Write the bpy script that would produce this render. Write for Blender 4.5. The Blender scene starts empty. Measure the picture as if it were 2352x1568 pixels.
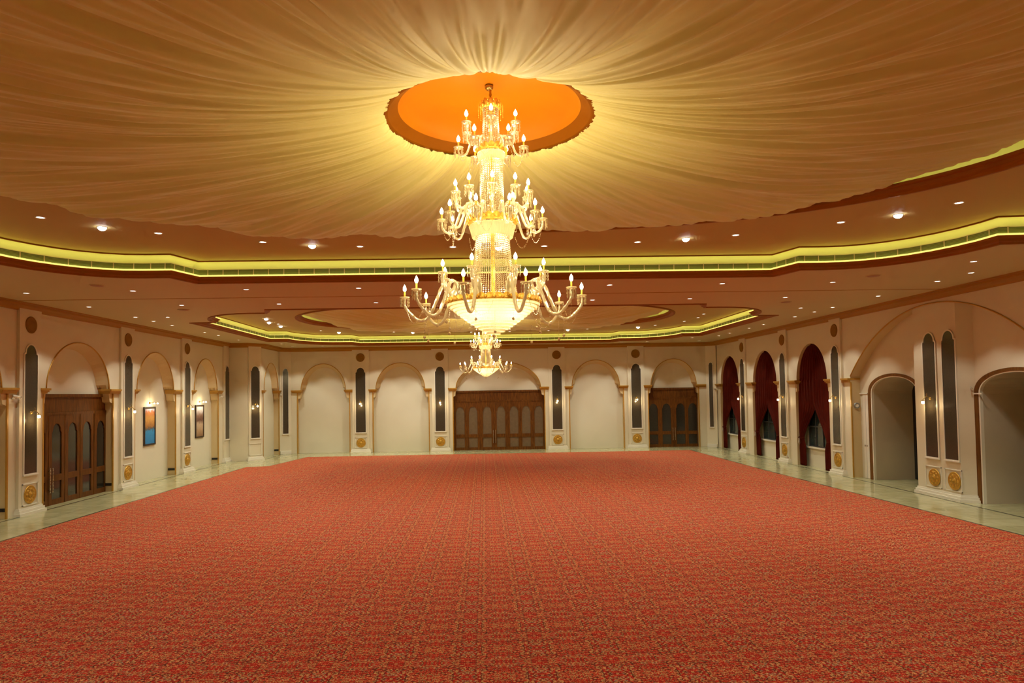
import bpy, bmesh, math, random
from mathutils import Vector, Matrix
from mathutils.geometry import interpolate_bezier
random.seed(7)
SC = bpy.context.scene
COL = SC.collection
PI = math.pi
Zv = Vector((0, 0, 1))

# ------------------------------------------------------------------ materials
def new_mat(name):
    m = bpy.data.materials.new(name); m.use_nodes = True
    nt = m.node_tree; nt.nodes.clear()
    out = nt.nodes.new('ShaderNodeOutputMaterial')
    return m, nt, out

def N(nt, t, **kw):
    n = nt.nodes.new(t)
    for k, v in kw.items():
        if k.startswith('i_'):
            n.inputs[k[2:].replace('_', ' ')].default_value = v
        else:
            setattr(n, k, v)
    return n

def rgba(c): return (c[0], c[1], c[2], 1)

def pbr(name, color, rough=.5, metal=0, noise=0, nscale=3, bump=0, bscale=40, spec=.5, trans=0, sheen=0, coat=0):
    m, nt, out = new_mat(name)
    b = N(nt, 'ShaderNodeBsdfPrincipled')
    b.inputs['Base Color'].default_value = rgba(color)
    b.inputs['Roughness'].default_value = rough
    b.inputs['Metallic'].default_value = metal
    b.inputs['Specular IOR Level'].default_value = spec
    b.inputs['Transmission Weight'].default_value = trans
    b.inputs['Sheen Weight'].default_value = sheen
    b.inputs['Coat Weight'].default_value = coat
    tc = N(nt, 'ShaderNodeTexCoord')
    if noise:
        nz = N(nt, 'ShaderNodeTexNoise'); nz.inputs['Scale'].default_value = nscale; nz.inputs['Detail'].default_value = 5
        nt.links.new(tc.outputs['Object'], nz.inputs['Vector'])
        mx = N(nt, 'ShaderNodeMix', data_type='RGBA')
        lo = [max(0, c * (1 - noise)) for c in color]; hi = [min(1, c * (1 + noise)) for c in color]
        mx.inputs[6].default_value = rgba(lo); mx.inputs[7].default_value = rgba(hi)
        nt.links.new(nz.outputs['Fac'], mx.inputs[0]); nt.links.new(mx.outputs[2], b.inputs['Base Color'])
    if bump:
        nz = N(nt, 'ShaderNodeTexNoise'); nz.inputs['Scale'].default_value = bscale; nz.inputs['Detail'].default_value = 4
        nt.links.new(tc.outputs['Object'], nz.inputs['Vector'])
        bp = N(nt, 'ShaderNodeBump'); bp.inputs['Strength'].default_value = bump; bp.inputs['Distance'].default_value = .02
        nt.links.new(nz.outputs['Fac'], bp.inputs['Height']); nt.links.new(bp.outputs[0], b.inputs['Normal'])
    nt.links.new(b.outputs[0], out.inputs[0])
    return m

def emit(name, color, strength, sample=True):
    m, nt, out = new_mat(name)
    e = N(nt, 'ShaderNodeEmission'); e.inputs[0].default_value = rgba(color); e.inputs[1].default_value = strength
    nt.links.new(e.outputs[0], out.inputs[0])
    if not sample: m.cycles.emission_sampling = 'NONE'
    return m

def wood(name, c1, c2, rough=.35):
    m, nt, out = new_mat(name)
    b = N(nt, 'ShaderNodeBsdfPrincipled'); b.inputs['Roughness'].default_value = rough
    tc = N(nt, 'ShaderNodeTexCoord'); mp = N(nt, 'ShaderNodeMapping'); mp.inputs['Scale'].default_value = (6, 6, .6)
    nz = N(nt, 'ShaderNodeTexNoise'); nz.inputs['Scale'].default_value = 2.5; nz.inputs['Detail'].default_value = 8; nz.inputs['Distortion'].default_value = 1.2
    cr = N(nt, 'ShaderNodeValToRGB')
    cr.color_ramp.elements[0].position = .35; cr.color_ramp.elements[0].color = rgba(c1)
    cr.color_ramp.elements[1].position = .65; cr.color_ramp.elements[1].color = rgba(c2)
    nt.links.new(tc.outputs['Object'], mp.inputs[0]); nt.links.new(mp.outputs[0], nz.inputs[0])
    nt.links.new(nz.outputs['Fac'], cr.inputs[0]); nt.links.new(cr.outputs[0], b.inputs['Base Color'])
    b.inputs['Specular IOR Level'].default_value = .25
    nt.links.new(b.outputs[0], out.inputs[0])
    return m

M = {}
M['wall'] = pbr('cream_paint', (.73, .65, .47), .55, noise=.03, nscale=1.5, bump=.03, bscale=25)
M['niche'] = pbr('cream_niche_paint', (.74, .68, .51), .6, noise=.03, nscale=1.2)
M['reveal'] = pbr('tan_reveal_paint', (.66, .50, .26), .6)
M['white'] = pbr('ivory_molding_paint', (.80, .74, .60), .4)
M['amber'] = pbr('dull_amber_roundel', (.27, .125, .006), .6, noise=.2, nscale=12, spec=.2)
M['gold'] = pbr('gold_trim_paint', (.52, .27, .035), .4, metal=.25, noise=.15, nscale=8)
M['goldleaf'] = pbr('gold_leaf', (.62, .35, .05), .32, metal=.5, noise=.25, nscale=14, bump=.2, bscale=30)
M['cornice'] = pbr('amber_cornice_paint', (.38, .17, .012), .5, spec=.2, noise=.08)
M['tray_mold'] = pbr('brown_gold_crown_paint', (.31, .10, .004), .5, spec=.15, noise=.1)
M['ceil'] = pbr('peach_ceiling_paint', (.61, .51, .255), .7, noise=.03, nscale=.4)
M['ceil_up'] = pbr('peach_tray_paint', (.55, .41, .13), .7, noise=.03, nscale=.4)
M['cove'] = pbr('cove_paint', (.82, .78, .52), .6)
M['dome'] = pbr('orange_gold_dome', (.54, .17, .001), .5, spec=.2, noise=.10, nscale=2.2)
M['domerim'] = pbr('dark_orange_rim', (.24, .072, .001), .5, spec=.1, noise=.1, nscale=2)
M['mirror'] = pbr('smoked_mirror', (.060, .047, .030), .16, noise=.3, nscale=20, spec=.55)
M['glass_dark'] = pbr('smoked_door_glass', (.030, .025, .018), .10, noise=.4, nscale=9, spec=.6)
M['glass_door'] = pbr('frosted_brown_door_glass', (.16, .11, .06), .25, noise=.2, nscale=5, spec=.6)
M['wood'] = wood('mahogany', (.085, .025, .0015), (.175, .057, .004), .5)
M['woodframe'] = wood('walnut_frame', (.12, .042, .005), (.20, .078, .010), .6)
M['black'] = pbr('black_plastic', (.015, .013, .01), .4)
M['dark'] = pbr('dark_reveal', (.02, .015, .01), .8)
M['darkline'] = pbr('dark_green_stone', (.05, .055, .035), .2, noise=.3, nscale=10)
M['grey'] = pbr('grey_metal', (.28, .27, .24), .4, metal=.4)
M['chrome'] = pbr('carved_steel', (.55, .52, .45), .25, metal=1, bump=.6, bscale=25)
M['brass'] = pbr('aged_brass', (.42, .26, .07), .3, metal=.9)
M['crgold'] = pbr('chandelier_gilt', (.95, .55, .08), .3, metal=.35, bump=.5, bscale=30)
M['frame'] = pbr('dark_picture_frame', (.03, .015, .008), .35)
M['curtain'] = pbr('maroon_velvet', (.080, .006, .0008), .75, noise=.4, nscale=2.5, spec=.1)
M['winglass'] = pbr('night_window_glass', (.035, .05, .045), .08, spec=.7)
M['winframe'] = pbr('dark_window_frame', (.05, .05, .045), .4)
M['speaker'] = pbr('ceiling_grille_paint', (.42, .25, .15), .6)
M['plaster'] = pbr('passage_plaster', (.56, .47, .33), .7, noise=.04)
M['tassel'] = pbr('silver_tassel', (.55, .45, .35), .5)
M['strip'] = emit('cove_light_strip', (1, .92, .20), 4.2)
M['lipglow'] = emit('cove_light_line', (1, .74, .16), 1.5, False)
M['lens'] = emit('downlight_lens', (1, .90, .76), 8, False)
M['lens_hot'] = emit('spot_glare_lens', (.95, .97, 1), 22, False)
M['bulb'] = emit('candle_bulb', (1, .90, .62), 40, False)
M['sbulb'] = emit('sconce_bulb', (1, .85, .5), 18, False)
M['picbulb'] = emit('picture_lamp', (1, .88, .6), 14, False)

def crystal_mat(name, col, tw, rough=.12, emi=0):
    m, nt, out = new_mat(name)
    t = N(nt, 'ShaderNodeBsdfTranslucent'); t.inputs[0].default_value = rgba(col)
    g = N(nt, 'ShaderNodeBsdfGlossy'); g.inputs[0].default_value = (1, .97, .9, 1); g.inputs[1].default_value = rough
    d = N(nt, 'ShaderNodeBsdfDiffuse'); d.inputs[0].default_value = rgba(col)
    a = N(nt, 'ShaderNodeMixShader'); a.inputs[0].default_value = tw
    nt.links.new(d.outputs[0], a.inputs[1]); nt.links.new(t.outputs[0], a.inputs[2])
    tp = N(nt, 'ShaderNodeBsdfTransparent')
    b = N(nt, 'ShaderNodeMixShader'); b.inputs[0].default_value = .3
    nt.links.new(a.outputs[0], b.inputs[1]); nt.links.new(g.outputs[0], b.inputs[2])
    c = N(nt, 'ShaderNodeMixShader'); c.inputs[0].default_value = emi
    nt.links.new(b.outputs[0], c.inputs[1]); nt.links.new(tp.outputs[0], c.inputs[2])
    nt.links.new(c.outputs[0], out.inputs[0])
    return m
M['crystal'] = crystal_mat('crystal_beads', (.86, .74, .50), .5, .12, .12)
M['armglass'] = crystal_mat('glass_arm', (.98, .91, .70), .62, .08, .05)
M['bowlglass'] = crystal_mat('crystal_bowl_glass', (.98, .88, .58), .88, .2, .05)

def fabric_mat():
    m, nt, out = new_mat('draped_gold_silk')
    tc = N(nt, 'ShaderNodeTexCoord')
    nz = N(nt, 'ShaderNodeTexNoise'); nz.inputs['Scale'].default_value = .6; nz.inputs['Detail'].default_value = 4
    nt.links.new(tc.outputs['Object'], nz.inputs[0])
    mx = N(nt, 'ShaderNodeMix', data_type='RGBA'); mx.inputs[6].default_value = (.84, .745, .28, 1); mx.inputs[7].default_value = (.89, .81, .34, 1)
    nt.links.new(nz.outputs['Fac'], mx.inputs[0])
    b = N(nt, 'ShaderNodeBsdfPrincipled'); b.inputs['Roughness'].default_value = .5; b.inputs['Sheen Weight'].default_value = .3
    nt.links.new(mx.outputs[2], b.inputs['Base Color'])
    t = N(nt, 'ShaderNodeBsdfTranslucent'); nt.links.new(mx.outputs[2], t.inputs[0])
    a = N(nt, 'ShaderNodeMixShader'); a.inputs[0].default_value = .15
    nt.links.new(b.outputs[0], a.inputs[1]); nt.links.new(t.outputs[0], a.inputs[2])
    nt.links.new(a.outputs[0], out.inputs[0])
    return m
M['fabric'] = fabric_mat()

def carpet_mat():
    m, nt, out = new_mat('red_patterned_carpet')
    tc = N(nt, 'ShaderNodeTexCoord'); sp = N(nt, 'ShaderNodeSeparateXYZ'); nt.links.new(tc.outputs['Object'], sp.inputs[0])
    def mth(op, a, b=None, clamp=False):
        n = N(nt, 'ShaderNodeMath', operation=op, use_clamp=clamp)
        for k, v in enumerate((a, b)):
            if v is None: continue
            if isinstance(v, (int, float)): n.inputs[k].default_value = v
            else: nt.links.new(v, n.inputs[k])
        return n.outputs[0]
    T = .56
    px = mth('PINGPONG', mth('ADD', sp.outputs[0], 100.0), T); py = mth('PINGPONG', mth('ADD', sp.outputs[1], 100.0), T)
    cb = N(nt, 'ShaderNodeCombineXYZ'); nt.links.new(px, cb.inputs[0]); nt.links.new(py, cb.inputs[1])
    def noise(scale, detail, dist, seed):
        mp = N(nt, 'ShaderNodeMapping'); mp.inputs['Location'].default_value = (seed, seed * .7, seed)
        nt.links.new(cb.outputs[0], mp.inputs[0])
        n = N(nt, 'ShaderNodeTexNoise'); n.inputs['Scale'].default_value = scale; n.inputs['Detail'].default_value = detail; n.inputs['Distortion'].default_value = dist
        nt.links.new(mp.outputs[0], n.inputs[0]); return n.outputs['Fac']
    # vine-like scrolls: thin bands of a distorted noise
    def band(src, c, w):
        return mth('SUBTRACT', 1.0, mth('DIVIDE', mth('ABSOLUTE', mth('SUBTRACT', src, c)), w), True)
    def step(src, lo, hi):
        n = N(nt, 'ShaderNodeMapRange'); n.inputs[1].default_value = lo; n.inputs[2].default_value = hi
        nt.links.new(src, n.inputs[0]); return n.outputs[0]
    def over(bottom, fac, col):
        c = N(nt, 'ShaderNodeMix', data_type='RGBA'); c.inputs[7].default_value = rgba(col)
        if isinstance(bottom, tuple): c.inputs[6].default_value = rgba(bottom)
        else: nt.links.new(bottom, c.inputs[6])
        nt.links.new(fac, c.inputs[0]); return c.outputs[2]
    # dark lengthwise border lines and rungs
    xline = mth('MAXIMUM', band(px, .13, .022), band(px, .47, .016))
    inb = mth('LESS_THAN', px, .12)
    rung = mth('MULTIPLY', inb, band(mth('PINGPONG', py, .14), .0, .02))
    dark = mth('MAXIMUM', step(noise(10, 2, 1.2, 40), .53, .57), mth('MULTIPLY', mth('MAXIMUM', xline, rung), .8))
    col = over((.46, .0105, .0025), mth('MULTIPLY', dark, .85), (.085, .015, .005))
    fl = mth('MAXIMUM', step(noise(15, 2, 1.8, 3), .56, .585), step(noise(24, 1, 1.2, 9), .585, .61))
    col = over(col, mth('MULTIPLY', fl, .9), (.60, .295, .105))
    vor = N(nt, 'ShaderNodeTexVoronoi'); vor.inputs['Scale'].default_value = 10; nt.links.new(cb.outputs[0], vor.inputs[0])
    ring = band(vor.outputs['Distance'], .34, .09)
    sel = step(noise(4, 0, 0, 21), .52, .56)
    col = over(col, mth('MULTIPLY', mth('MULTIPLY', ring, sel), .85), (.34, .30, .18))
    fz = N(nt, 'ShaderNodeTexNoise'); fz.inputs['Scale'].default_value = 30; fz.inputs['Detail'].default_value = 3; nt.links.new(tc.outputs['Object'], fz.inputs[0])
    rp = N(nt, 'ShaderNodeMapRange'); rp.inputs[1].default_value = .3; rp.inputs[2].default_value = .7; rp.inputs[3].default_value = .55; rp.inputs[4].default_value = 1.35
    nt.links.new(fz.outputs['Fac'], rp.inputs[0])
    vm = N(nt, 'ShaderNodeVectorMath', operation='SCALE'); nt.links.new(col, vm.inputs[0]); nt.links.new(rp.outputs[0], vm.inputs['Scale'])
    b = N(nt, 'ShaderNodeBsdfPrincipled'); b.inputs['Roughness'].default_value = .85; b.inputs['Sheen Weight'].default_value = .0
    b.inputs['Specular IOR Level'].default_value = .2
    nt.links.new(vm.outputs[0], b.inputs['Base Color'])
    nt.links.new(b.outputs[0], out.inputs[0])
    return m
M['carpet'] = carpet_mat()

def marble_mat():
    m, nt, out = new_mat('polished_green_beige_marble')
    tc = N(nt, 'ShaderNodeTexCoord')
    nz = N(nt, 'ShaderNodeTexNoise'); nz.inputs['Scale'].default_value = 1.6; nz.inputs['Detail'].default_value = 9; nz.inputs['Distortion'].default_value = .8
    nt.links.new(tc.outputs['Object'], nz.inputs[0])
    cr = N(nt, 'ShaderNodeValToRGB'); cr.color_ramp.elements[0].position = .35; cr.color_ramp.elements[1].position = .65
    cr.color_ramp.elements[0].color = (.42, .38, .18, 1); cr.color_ramp.elements[1].color = (.53, .48, .26, 1)
    nt.links.new(nz.outputs['Fac'], cr.inputs[0])
    br = N(nt, 'ShaderNodeTexBrick'); br.offset = 0; br.inputs['Scale'].default_value = 1; br.inputs['Brick Width'].default_value = 1.2; br.inputs['Row Height'].default_value = 1.2
    br.inputs['Mortar Size'].default_value = .006; br.inputs['Color1'].default_value = (1, 1, 1, 1); br.inputs['Color2'].default_value = (.93, .93, .93, 1); br.inputs['Mortar'].default_value = (.6, .6, .55, 1)
    nt.links.new(tc.outputs['Object'], br.inputs[0])
    mx = N(nt, 'ShaderNodeMix', data_type='RGBA', blend_type='MULTIPLY'); mx.inputs[0].default_value = 1
    nt.links.new(cr.outputs[0], mx.inputs[6]); nt.links.new(br.outputs[0], mx.inputs[7])
    b = N(nt, 'ShaderNodeBsdfPrincipled'); b.inputs['Roughness'].default_value = .16
    nt.links.new(mx.outputs[2], b.inputs['Base Color']); nt.links.new(b.outputs[0], out.inputs[0])
    return m
M['marble'] = marble_mat()

def louvre_mat():
    m, nt, out = new_mat('green_grey_louvre')
    tc = N(nt, 'ShaderNodeTexCoord')
    wv = N(nt, 'ShaderNodeTexWave', bands_direction='Z'); wv.inputs['Scale'].default_value = 9; wv.inputs['Distortion'].default_value = 0
    nt.links.new(tc.outputs['Object'], wv.inputs[0])
    nz = N(nt, 'ShaderNodeTexNoise'); nz.inputs['Scale'].default_value = 5; nt.links.new(tc.outputs['Object'], nz.inputs[0])
    mx = N(nt, 'ShaderNodeMix', data_type='RGBA'); mx.inputs[6].default_value = (.14, .20, .06, 1); mx.inputs[7].default_value = (.34, .46, .18, 1)
    nt.links.new(wv.outputs['Fac'], mx.inputs[0])
    b = N(nt, 'ShaderNodeBsdfPrincipled'); b.inputs['Roughness'].default_value = .5
    nt.links.new(mx.outputs[2], b.inputs['Base Color']); nt.links.new(b.outputs[0], out.inputs[0])
    return m
M['louvre'] = louvre_mat()

def painting_mat(kind):
    m, nt, out = new_mat('canvas_' + kind)
    tc = N(nt, 'ShaderNodeTexCoord'); sp = N(nt, 'ShaderNodeSeparateXYZ'); nt.links.new(tc.outputs['Generated'], sp.inputs[0])
    nz = N(nt, 'ShaderNodeTexNoise'); nz.inputs['Scale'].default_value = 4; nz.inputs['Detail'].default_value = 6; nz.inputs['Distortion'].default_value = 1.0
    mp = N(nt, 'ShaderNodeMapping'); mp.inputs['Scale'].default_value = (2, 2.4, 2.6 if kind == 'canyon' else 1.6)
    nt.links.new(tc.outputs['Generated'], mp.inputs[0]); nt.links.new(mp.outputs[0], nz.inputs[0])
    ad = N(nt, 'ShaderNodeMath', operation='MULTIPLY_ADD'); ad.inputs[1].default_value = .34; nt.links.new(nz.outputs['Fac'], ad.inputs[0]); nt.links.new(sp.outputs[2], ad.inputs[2])
    cr = N(nt, 'ShaderNodeValToRGB')
    if kind == 'canyon':
        st = [(0, (.02, .20, .48)), (.40, (.03, .30, .62)), (.46, (.10, .09, .07)), (.52, (.42, .18, .04)), (.72, (.72, .36, .08)), (.88, (.62, .20, .07)), (.97, (.60, .62, .85)), (1, (.75, .80, .95))]
    else:
        st = [(0, (.20, .10, .04)), (.25, (.45, .28, .14)), (.42, (.60, .45, .30)), (.55, (.14, .05, .03)), (.72, (.34, .20, .14)), (.85, (.80, .76, .78)), (1, (.85, .82, .84))]
    e = cr.color_ramp.elements
    e[0].position, e[0].color = st[0][0], rgba(st[0][1]); e[1].position, e[1].color = st[-1][0], rgba(st[-1][1])
    for p, c in st[1:-1]:
        q = e.new(p); q.color = rgba(c)
    mr = N(nt, 'ShaderNodeMapRange'); mr.inputs[1].default_value = .08; mr.inputs[2].default_value = 1.2
    nt.links.new(ad.outputs[0], mr.inputs[0]); nt.links.new(mr.outputs[0], cr.inputs[0])
    b = N(nt, 'ShaderNodeBsdfPrincipled'); b.inputs['Roughness'].default_value = .5
    nt.links.new(cr.outputs[0], b.inputs['Base Color']); nt.links.new(b.outputs[0], out.inputs[0])
    return m

# ------------------------------------------------------------------ object helpers
BASE = {}     # world offset of thing roots built with world-space children
def tag(o, label=None, cat=None, group=None, kind=None):
    if label: o['label'] = label
    if cat: o['category'] = cat
    if group: o['group'] = group
    if kind: o['kind'] = kind
    return o

def thing(name, label, cat, loc=(0, 0, 0), rz=0, group=None, world=False):
    o = bpy.data.objects.new(name, None); COL.objects.link(o)
    o.empty_display_size = .2
    o.location = loc; o.rotation_euler = (0, 0, rz)
    tag(o, label, cat, group)
    if world: BASE[o.name] = Matrix.Translation(Vector(loc)).inverted()
    return o

class MB:
    def __init__(s): s.v = []; s.f = []
    def add(s, vs, fs):
        k = len(s.v); s.v += [Vector(p) for p in vs]; s.f += [tuple(i + k for i in f) for f in fs]; return s
    def quad(s, a, b, c, d): return s.add([a, b, c, d], [(0, 1, 2, 3)])
    def box(s, x0, x1, y0, y1, z0, z1, P=None):
        vs = [(x, y, z) for z in (z0, z1) for y in (y0, y1) for x in (x0, x1)]
        if P: vs = [P(*q) for q in vs]
        return s.add(vs, [(0, 2, 3, 1), (4, 5, 7, 6), (0, 1, 5, 4), (2, 6, 7, 3), (0, 4, 6, 2), (1, 3, 7, 5)])
    def grid(s, rows, closed=False):
        n = len(rows[0]); k = len(s.v)
        for r in rows: s.v += [Vector(p) for p in r]
        for i in range(len(rows) - 1):
            for j in range(n if closed else n - 1):
                a = k + i * n + j; b = k + i * n + (j + 1) % n
                s.f.append((a, b, b + n, a + n))
        return s
    def lathe(s, prof, seg=24, M_=None, c=(0, 0, 0)):
        rows = []
        for r, z in prof:
            row = [Vector((c[0] + r * math.cos(2 * PI * j / seg), c[1] + r * math.sin(2 * PI * j / seg), c[2] + z)) for j in range(seg)]
            if M_ is not None: row = [M_ @ p for p in row]
            rows.append(row)
        return s.grid(rows, True)
    def tube(s, pts, r, seg=8, cap=True):
        pts = [Vector(p) for p in pts]; rows = []
        up = Vector((.13, .31, .94))
        for i, p in enumerate(pts):
            t = (pts[min(i + 1, len(pts) - 1)] - pts[max(i - 1, 0)]).normalized()
            a = t.cross(up)
            if a.length < .05: a = t.cross(Vector((1, 0, 0)))
            a.normalize(); b = t.cross(a)
            rr = r[i] if isinstance(r, (list, tuple)) else r
            rows.append([p + (a * math.cos(2 * PI * j / seg) + b * math.sin(2 * PI * j / seg)) * rr for j in range(seg)])
        k = len(s.v); s.grid(rows, True)
        if cap:
            s.f.append(tuple(k + j for j in range(seg))[::-1]); s.f.append(tuple(k + (len(rows) - 1) * seg + j for j in range(seg)))
        return s
    def octa(s, c, rx, rz):
        x, y, z = c
        return s.add([(x + rx, y, z), (x, y + rx, z), (x - rx, y, z), (x, y - rx, z), (x, y, z + rz), (x, y, z - rz)],
                     [(0, 1, 4), (1, 2, 4), (2, 3, 4), (3, 0, 4), (1, 0, 5), (2, 1, 5), (3, 2, 5), (0, 3, 5)])
    def build(s, name, mat, parent=None, smooth=False, label=None, cat=None, group=None, kind=None, fixn=True):
        me = bpy.data.meshes.new(name); me.from_pydata(s.v, [], s.f); me.update()
        if fixn:
            bm = bmesh.new(); bm.from_mesh(me); bmesh.ops.recalc_face_normals(bm, faces=bm.faces); bm.to_mesh(me); bm.free()
        me.materials.append(M[mat] if isinstance(mat, str) else mat)
        if smooth:
            me.polygons.foreach_set('use_smooth', [True] * len(me.polygons))
        o = bpy.data.objects.new(name, me); COL.objects.link(o)
        if parent:
            o.parent = parent
            if parent.name in BASE: o.matrix_parent_inverse = BASE[parent.name]
        tag(o, label, cat, group, kind)
        return o

def clone(o, parent=None):
    c = o.copy(); COL.objects.link(c)
    if parent: c.parent = parent
    for ch in list(o.children): clone(ch, c)
    return c

def light(kind, name, loc, energy, color, parent=None, **kw):
    l = bpy.data.lights.new(name, kind); l.energy = energy; l.color = color
    for k, v in kw.items(): setattr(l, k, v)
    o = bpy.data.objects.new(name, l); COL.objects.link(o); o.location = loc
    if parent: o.parent = parent
    return o

class Fr:
    """local frame of a wall: u along it, v up, w out of it towards the room"""
    def __init__(s, o, U, W): s.o = Vector(o); s.U = Vector(U).normalized(); s.W = Vector(W).normalized()
    def P(s, u, v, w=0): return s.o + s.U * u + Zv * v + s.W * w
    def B(s, u, w, v): return s.P(u, v, w)      # for MB.box with (u, w, v)
    def rz(s): return math.atan2(s.W.y, s.W.x) + PI / 2

HL = 7.84            # lower ceiling
SPR = 4.67           # springing of the arches
FL = Fr((-17.14, 0, 0), (0, 1, 0), (1, 0, 0))
FR = Fr((17.35, 0, 0), (0, 1, 0), (-1, 0, 0))
FB = Fr((0, 51.41, 0), (1, 0, 0), (0, -1, 0))
FJ = Fr((-15.15, 0, 0), (0, 1, 0), (1, 0, 0))          # return bay at the far left
FP = .10             # pilasters stand this far out

# ------------------------------------------------------------------ walls with arched niches
def arch_line(n, rise=1.96, seg=28):
    l0, l1, a0, a1 = n['l0'], n['l1'], n['a0'], n['a1']
    c = (a0 + a1) / 2; h = (a1 - a0) / 2
    pts = [(l0, 0), (l0, SPR)]
    for i in range(seg + 1):
        t = PI - PI * i / seg
        pts.append((c + h * math.cos(t), SPR + rise * math.sin(t)))
    pts += [(l1, SPR), (l1, 0)]
    return pts

def wall(name, f, u0, u1, niches, top=HL, cuts=()):
    mb = MB(); u = u0
    for n in niches + [None]:
        e = n['l0'] if n else u1
        mb.quad(f.P(u, 0), f.P(e, 0), f.P(e, top), f.P(u, top))
        if not n: break
        pl = n['line']
        for (a, b) in zip(pl[1:-2], pl[2:-1]):
            if abs(a[0] - b[0]) < 1e-6: continue
            mb.quad(f.P(a[0], a[1]), f.P(b[0], b[1]), f.P(b[0], top), f.P(a[0], top))
        u = n['l1']
    w = mb.build(name, 'wall', kind='structure')
    for n in niches:
        d = n['d']; pl = n['line']; sp = n.get('splay', .26)
        c = (n['a0'] + n['a1']) / 2
        def sh(p):
            q = 1 - sp / ((n['a1'] - n['a0']) / 2)
            if p[1] <= SPR + 1e-6: return p
            return (c + (p[0] - c) * q, SPR + (p[1] - SPR) * (1 - sp / 1.96))
        inner = [sh(p) for p in pl]
        mb = MB(); rows = []
        for k in range(5):
            t = k / 4; e = 1 - math.sqrt(max(0, 1 - t * t)) if sp else 0
            rows.append([f.P(p[0] + (q[0] - p[0]) * t, p[1] + (q[1] - p[1]) * t, -d * t) for p, q in zip(pl, inner)])
        mb.grid(rows)
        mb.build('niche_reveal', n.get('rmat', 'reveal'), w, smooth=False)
        if n.get('back', True):
            mb = MB()
            for a, b in zip(inner[1:-2], inner[2:-1]):
                if abs(a[0] - b[0]) < 1e-6: continue
                mb.quad(f.P(a[0], 0, -d), f.P(b[0], 0, -d), f.P(b[0], b[1], -d), f.P(a[0], a[1], -d))
            mb.build('niche_panel', 'niche', w)
        # gold line round the opening
        if n.get('gold', True):
            g = .045
            ln = []
            for i, p in enumerate(pl): ln.append(f.P(p[0], p[1], .012))
            arc = pl[2:-2]
            mb = MB(); mb.tube([f.P(p[0], p[1], .01) for p in arc], g * .62, 6)
            mb.build('arch_trim', 'gold', w, smooth=True)
            for uu in (n['l0'], n['l1']):
                mb = MB(); mb.box(uu - .035, uu + .035, -.03, .022, 0, SPR - .18, f.B); mb.build('jamb_trim', 'gold', w)
        if n.get('imp', True):
            for (a, b, sgn) in ((n['p0'], n['a0'], 1), (n['a1'], n['p1'], -1)):
                mb = MB()
                lo, hi = (a, b + .08) if sgn > 0 else (a - .08, b)
                mb.box(lo - .02, hi, -d * .98, .16, SPR - .06, SPR + .02, f.B)
                mb.box(lo + .0, hi - .04 * (sgn > 0), -d * .98, .11, SPR - .13, SPR - .06, f.B)
                mb.box(lo + .03, hi - .07 * (sgn > 0), -d * .98, .06, SPR - .19, SPR - .13, f.B)
                mb.build('impost_molding', 'gold', w)
                # corbel under the overhanging impost
                j = n['l0'] if sgn > 0 else n['l1']; e = b if sgn > 0 else a
                if abs(j - e) > .08:
                    mb = MB(); rows = [[], []]
                    for k in range(7):
                        t = k / 6; uu = j + (e - j) * (1 - .35 * t if k < 6 else 0); vv = SPR - .19 - .45 * t
                        rows[0].append((uu, vv)); rows[1].append((j, vv))
                    for ww in (-.02, -d + .02):
                        mb.grid([[f.P(q[0], q[1], ww) for q in rows[0]], [f.P(q[0], q[1], ww) for q in rows[1]]])
                    mb.grid([[f.P(q[0], q[1], -.02) for q in rows[0]], [f.P(q[0], q[1], -d + .02) for q in rows[0]]])
                    mb.build('impost_corbel', 'reveal', w)
    return w

def niche(l0, l1, a0, a1, p0=None, p1=None, d=.45, rise=1.96, **kw):
    n = dict(l0=l0, l1=l1, a0=a0, a1=a1, d=d, **kw)
    n['p0'] = p0 if p0 is not None else l0 - .45; n['p1'] = p1 if p1 is not None else l1 + .45
    n['line'] = arch_line(n, rise)
    return n

# pilaster body with plinth and framed dado panel (parts of the wall)
def pilaster(f, w, uc, hw=.62, panel=True, plinth=True):
    mb = MB(); mb.box(uc - hw, uc + hw, -.02, FP, 0, HL - .2, f.B)
    p = mb.build('pilaster', 'wall', w)
    if plinth:
        mb = MB()
        mb.box(uc - hw - .14, uc + hw + .14, -.02, FP + .16, 0, .10, f.B)
        mb.box(uc - hw - .10, uc + hw + .10, -.02, FP + .11, .10, .20, f.B)
        mb.box(uc - hw - .05, uc + hw + .05, -.02, FP + .06, .20, .27, f.B)
        mb.build('plinth', 'white', p)
    if panel:
        mb = MB(); a, b, z0, z1, t = uc - .44, uc + .44, .33, 1.14, .035
        for q in ((a, b, z0, z0 + t), (a, b, z1 - t, z1), (a, a + t, z0, z1), (b - t, b, z0, z1)):
            mb.box(q[0], q[1], FP, FP + .035, q[2], q[3], f.B)
        mb.build('panel_molding', 'white', p)
    return p

def mirror_outline(hw, h, ins=0):
    """rectangle with a narrower round head on small shoulders"""
    hh = hw - ins; r = hh * .80; zs = h - hw * .98
    pts = [(-hh, ins), (hh, ins), (hh, zs - hw * .10)]
    for i in range(5):
        t = i / 4 * PI / 2; pts.append((r + (hh - r) * (math.cos(t)), zs - hw * .10 + hw * .14 * math.sin(t)))
    for i in range(17):
        t = PI * i / 16; pts.append((r * math.cos(t), zs + .04 + (h - zs - .04 - ins) * math.sin(t)))
    for i in range(5):
        t = (1 - i / 4) * PI / 2; pts.append((-r - (hh - r) * (math.cos(t)), zs - hw * .10 + hw * .14 * math.sin(t)))
    pts.append((-hh, zs - hw * .10))
    out = []
    for p in pts:
        if not out or (abs(out[-1][0] - p[0]) + abs(out[-1][1] - p[1])) > 1e-4: out.append(p)
    return out

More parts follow.
